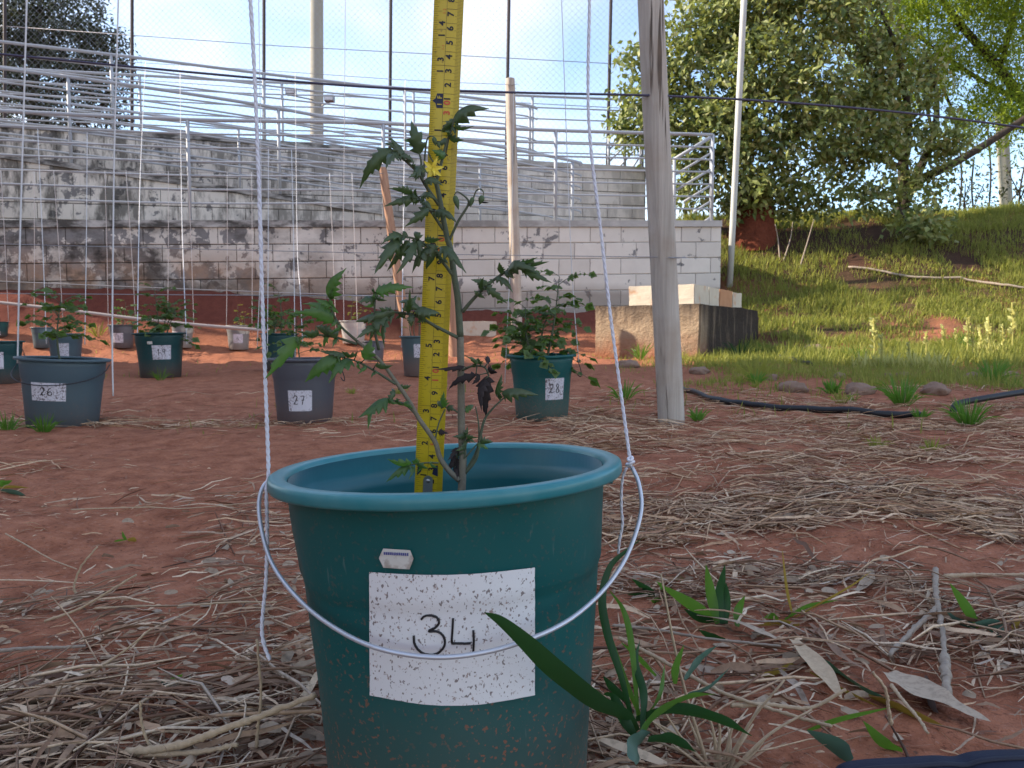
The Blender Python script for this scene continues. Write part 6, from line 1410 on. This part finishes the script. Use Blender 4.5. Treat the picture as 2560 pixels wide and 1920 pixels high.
TF = [((1890, 955), 75, 34, 'thick green grass tuft left of the pale pointed stone', .010), ((1755, 880), 60, 16, 'grass tuft growing at the corner of the mouldy plinth', .012), ((1850, 900), 62, 14, 'long-bladed grass tuft against the dark side of the plinth', .013), ((1920, 888), 40, 12, 'grass tuft at the far end of the plinth', .012),
      ((2255, 1015), 85, 40, 'large green grass tuft behind the black hose', .010), ((2420, 1065), 80, 46, 'sprawling green grass tuft at the hose end', .008), ((2300, 1050), 40, 26, 'low grass tuft at the hose end', .007), ((2080, 985), 45, 18, 'broad-leaved weed tuft between the stones', .016), ((2480, 960), 70, 36, 'tall leafy weed tuft above the black hose', .010),
      ((1745, 1052), 40, 14, 'small leafy weed at the foot of the thick post', .012), ((2190, 1120), 46, 20, 'yellow-green grass tuft in the flattened straw', .006), ((2330, 1130), 48, 18, 'pale grass tuft in the straw at the right', .006), ((110, 1080), 55, 26, 'green grass tuft in front of the slanting bucket', .006), ((20, 1075), 60, 22, 'grass tuft at the left edge beside the slanting bucket', .006), ((400, 950), 36, 14, 'tiny grass tuft at the foot of the leafy teal bucket', .007),
      ((245, 842), 42, 12, 'yellow-green weed standing alone before the bank', .014), ((2370, 885), 60, 26, 'bright grass tuft among the yellow flowers', .012), ((2150, 905), 50, 14, 'slim grass tuft behind the stones', .010), ((1560, 1000), 60, 16, 'leafy weed left of the thick post', .010), ((1600, 900), 46, 18, 'grass tuft between the post and the plinth', .011), ((1000, 985), 22, 16, 'small yellowish grass tuft behind the tape', .005), ((880, 985), 22, 16, 'small yellowish grass tuft beside the bucket numbered 27', .005), ((1700, 1450), 20, 8, 'tiny green tuft in the litter right of the bucket', .004)]
for i, (pq, h, n_, lb, w_) in enumerate(TF): tuft_at(pq, h, n_, lb, 'blade_dark' if 'dark' in lb.split(' weed')[0] else ('grass' if 'yellow' in lb or 'pale' in lb else 'blade'), w_, i + 1)
rj2 = random.Random(21)
for i in range(24):
    tuft_at((rj2.uniform(1760, 2545), rj2.uniform(850, 1010)), rj2.uniform(22, 50), rj2.randrange(8, 16), 'small green grass tuft between the stones, the black hose and the hill', rj2.choice(('blade', 'grass', 'grass')), rj2.uniform(.006, .012), 60 + i, 1.0, 'small tufts between the stones')
for i, (x, yb, yt) in enumerate(((1495, 755, 562), (1530, 760, 645), (1742, 745, 632), (1825, 700, 600), (1940, 725, 562), (1962, 725, 600), (2002, 715, 600), (2042, 725, 555), (2110, 715, 598), (2155, 690, 488), (1885, 700, 615), (1660, 760, 680))):
    g_ = gpix(*z6(x, yb + 30)); t_ = P(*z6(x, yt), g_.y); root = thing('flower_stalk', g_, 'pale yellow-green flower stalk standing in the sunlit grass', 'plant', 'flower stalks in the grass'); rj = random.Random(i)
    obj('stem', *tube(spline([g_ - Vector((0, 0, .02)), g_.lerp(t_, .5) + Vector((.01, 0, 0)), t_], 5), .0075, 5), M['flower_spike'], root); mb = MB(); hgt_ = (t_.z - g_.z)
    for k in range(26):
        t = rj.uniform(.35, 1); q = g_.lerp(t_, t); a = rj.uniform(0, 6.28); d = Vector((math.cos(a), math.sin(a), .9)).normalized(); leaflet_flat(mb, q, q + d * hgt_ * .12, hgt_ * .06, Vector((-math.sin(a), math.cos(a), .3)), .3, 3)
    mb.obj('flower_head', M['flower_spike'], root, False)['kind'] = 'stuff'
for i, (x, y, lb) in enumerate(((1515, 800, 'low clump of yellow flowers beside the small orange stone'), (1745, 805, 'low clump of yellow flowers behind the flat reddish stone'), (2040, 745, 'low yellow-flowered weed under the tall flower stalks'))):
    g_ = gpix(*z6(x, y)); root = thing('flower_clump', g_, lb, 'plant', 'yellow flower clumps'); o = link('foliage', blades('foliage', g_.x + RNG.normal(0, .09, 160), g_.y + RNG.normal(0, .05, 160), RNG.uniform(.05, .17, 160), RNG.uniform(.012, .024, 160), M['flower_spike'], i, .8), root); o['kind'] = 'stuff'
# ------------------------------------------------------------------ unseen hall added left of the plot to shade the near ground
hall = thing('sports_hall', (-13, -4, 0), 'tall plain hall standing left of the bucket rows', 'building')
hx0, hx1, hy0, hy1, hz = -20.0, -8.6, -16.0, 7.3, 7.8
mb = MB(); mb.box((hx0, hy0, -.3), (hx1, hy1, hz)); mb.obj('wall', M['plaster'], hall, False)  # out of view, kept pale to bounce light
mb = MB(); mb.add([(hx0 - .3, hy0 - .3, hz + .002), (hx1 + .3, hy0 - .3, hz + .002), (hx1 + .3, hy1 + .2, hz + .002), (hx0 - .3, hy1 + .2, hz + .002), ((hx0 + hx1) / 2, hy0 - .3, hz + 1.4), ((hx0 + hx1) / 2, hy1 + .2, hz + 1.4)], [(0, 3, 2, 1), (0, 4, 5, 3), (1, 2, 5, 4), (0, 1, 4), (3, 5, 2)]); mb.obj('roof', M['roof_sheet'], hall, False)
for k in range(5):
    y = hy0 + 2 + k * 4; mb = MB(); mb.box((hx1 - .02, y, 4.2), (hx1 + .03, y + 1.8, 5.8)); o = mb.obj('window', M['pipe_white'], hall, False)
    mb = MB(); mb.box((hx1 + .031, y + .08, 4.28), (hx1 + .04, y + 1.72, 5.72)); mb.obj('pane', M['pane'], o, False)  # pane of the added shade hall
mb = MB(); mb.box((hx1 - .02, -6, -.1), (hx1 + .04, -3.4, 2.6)); mb.obj('door', M['door_paint'], hall, False)
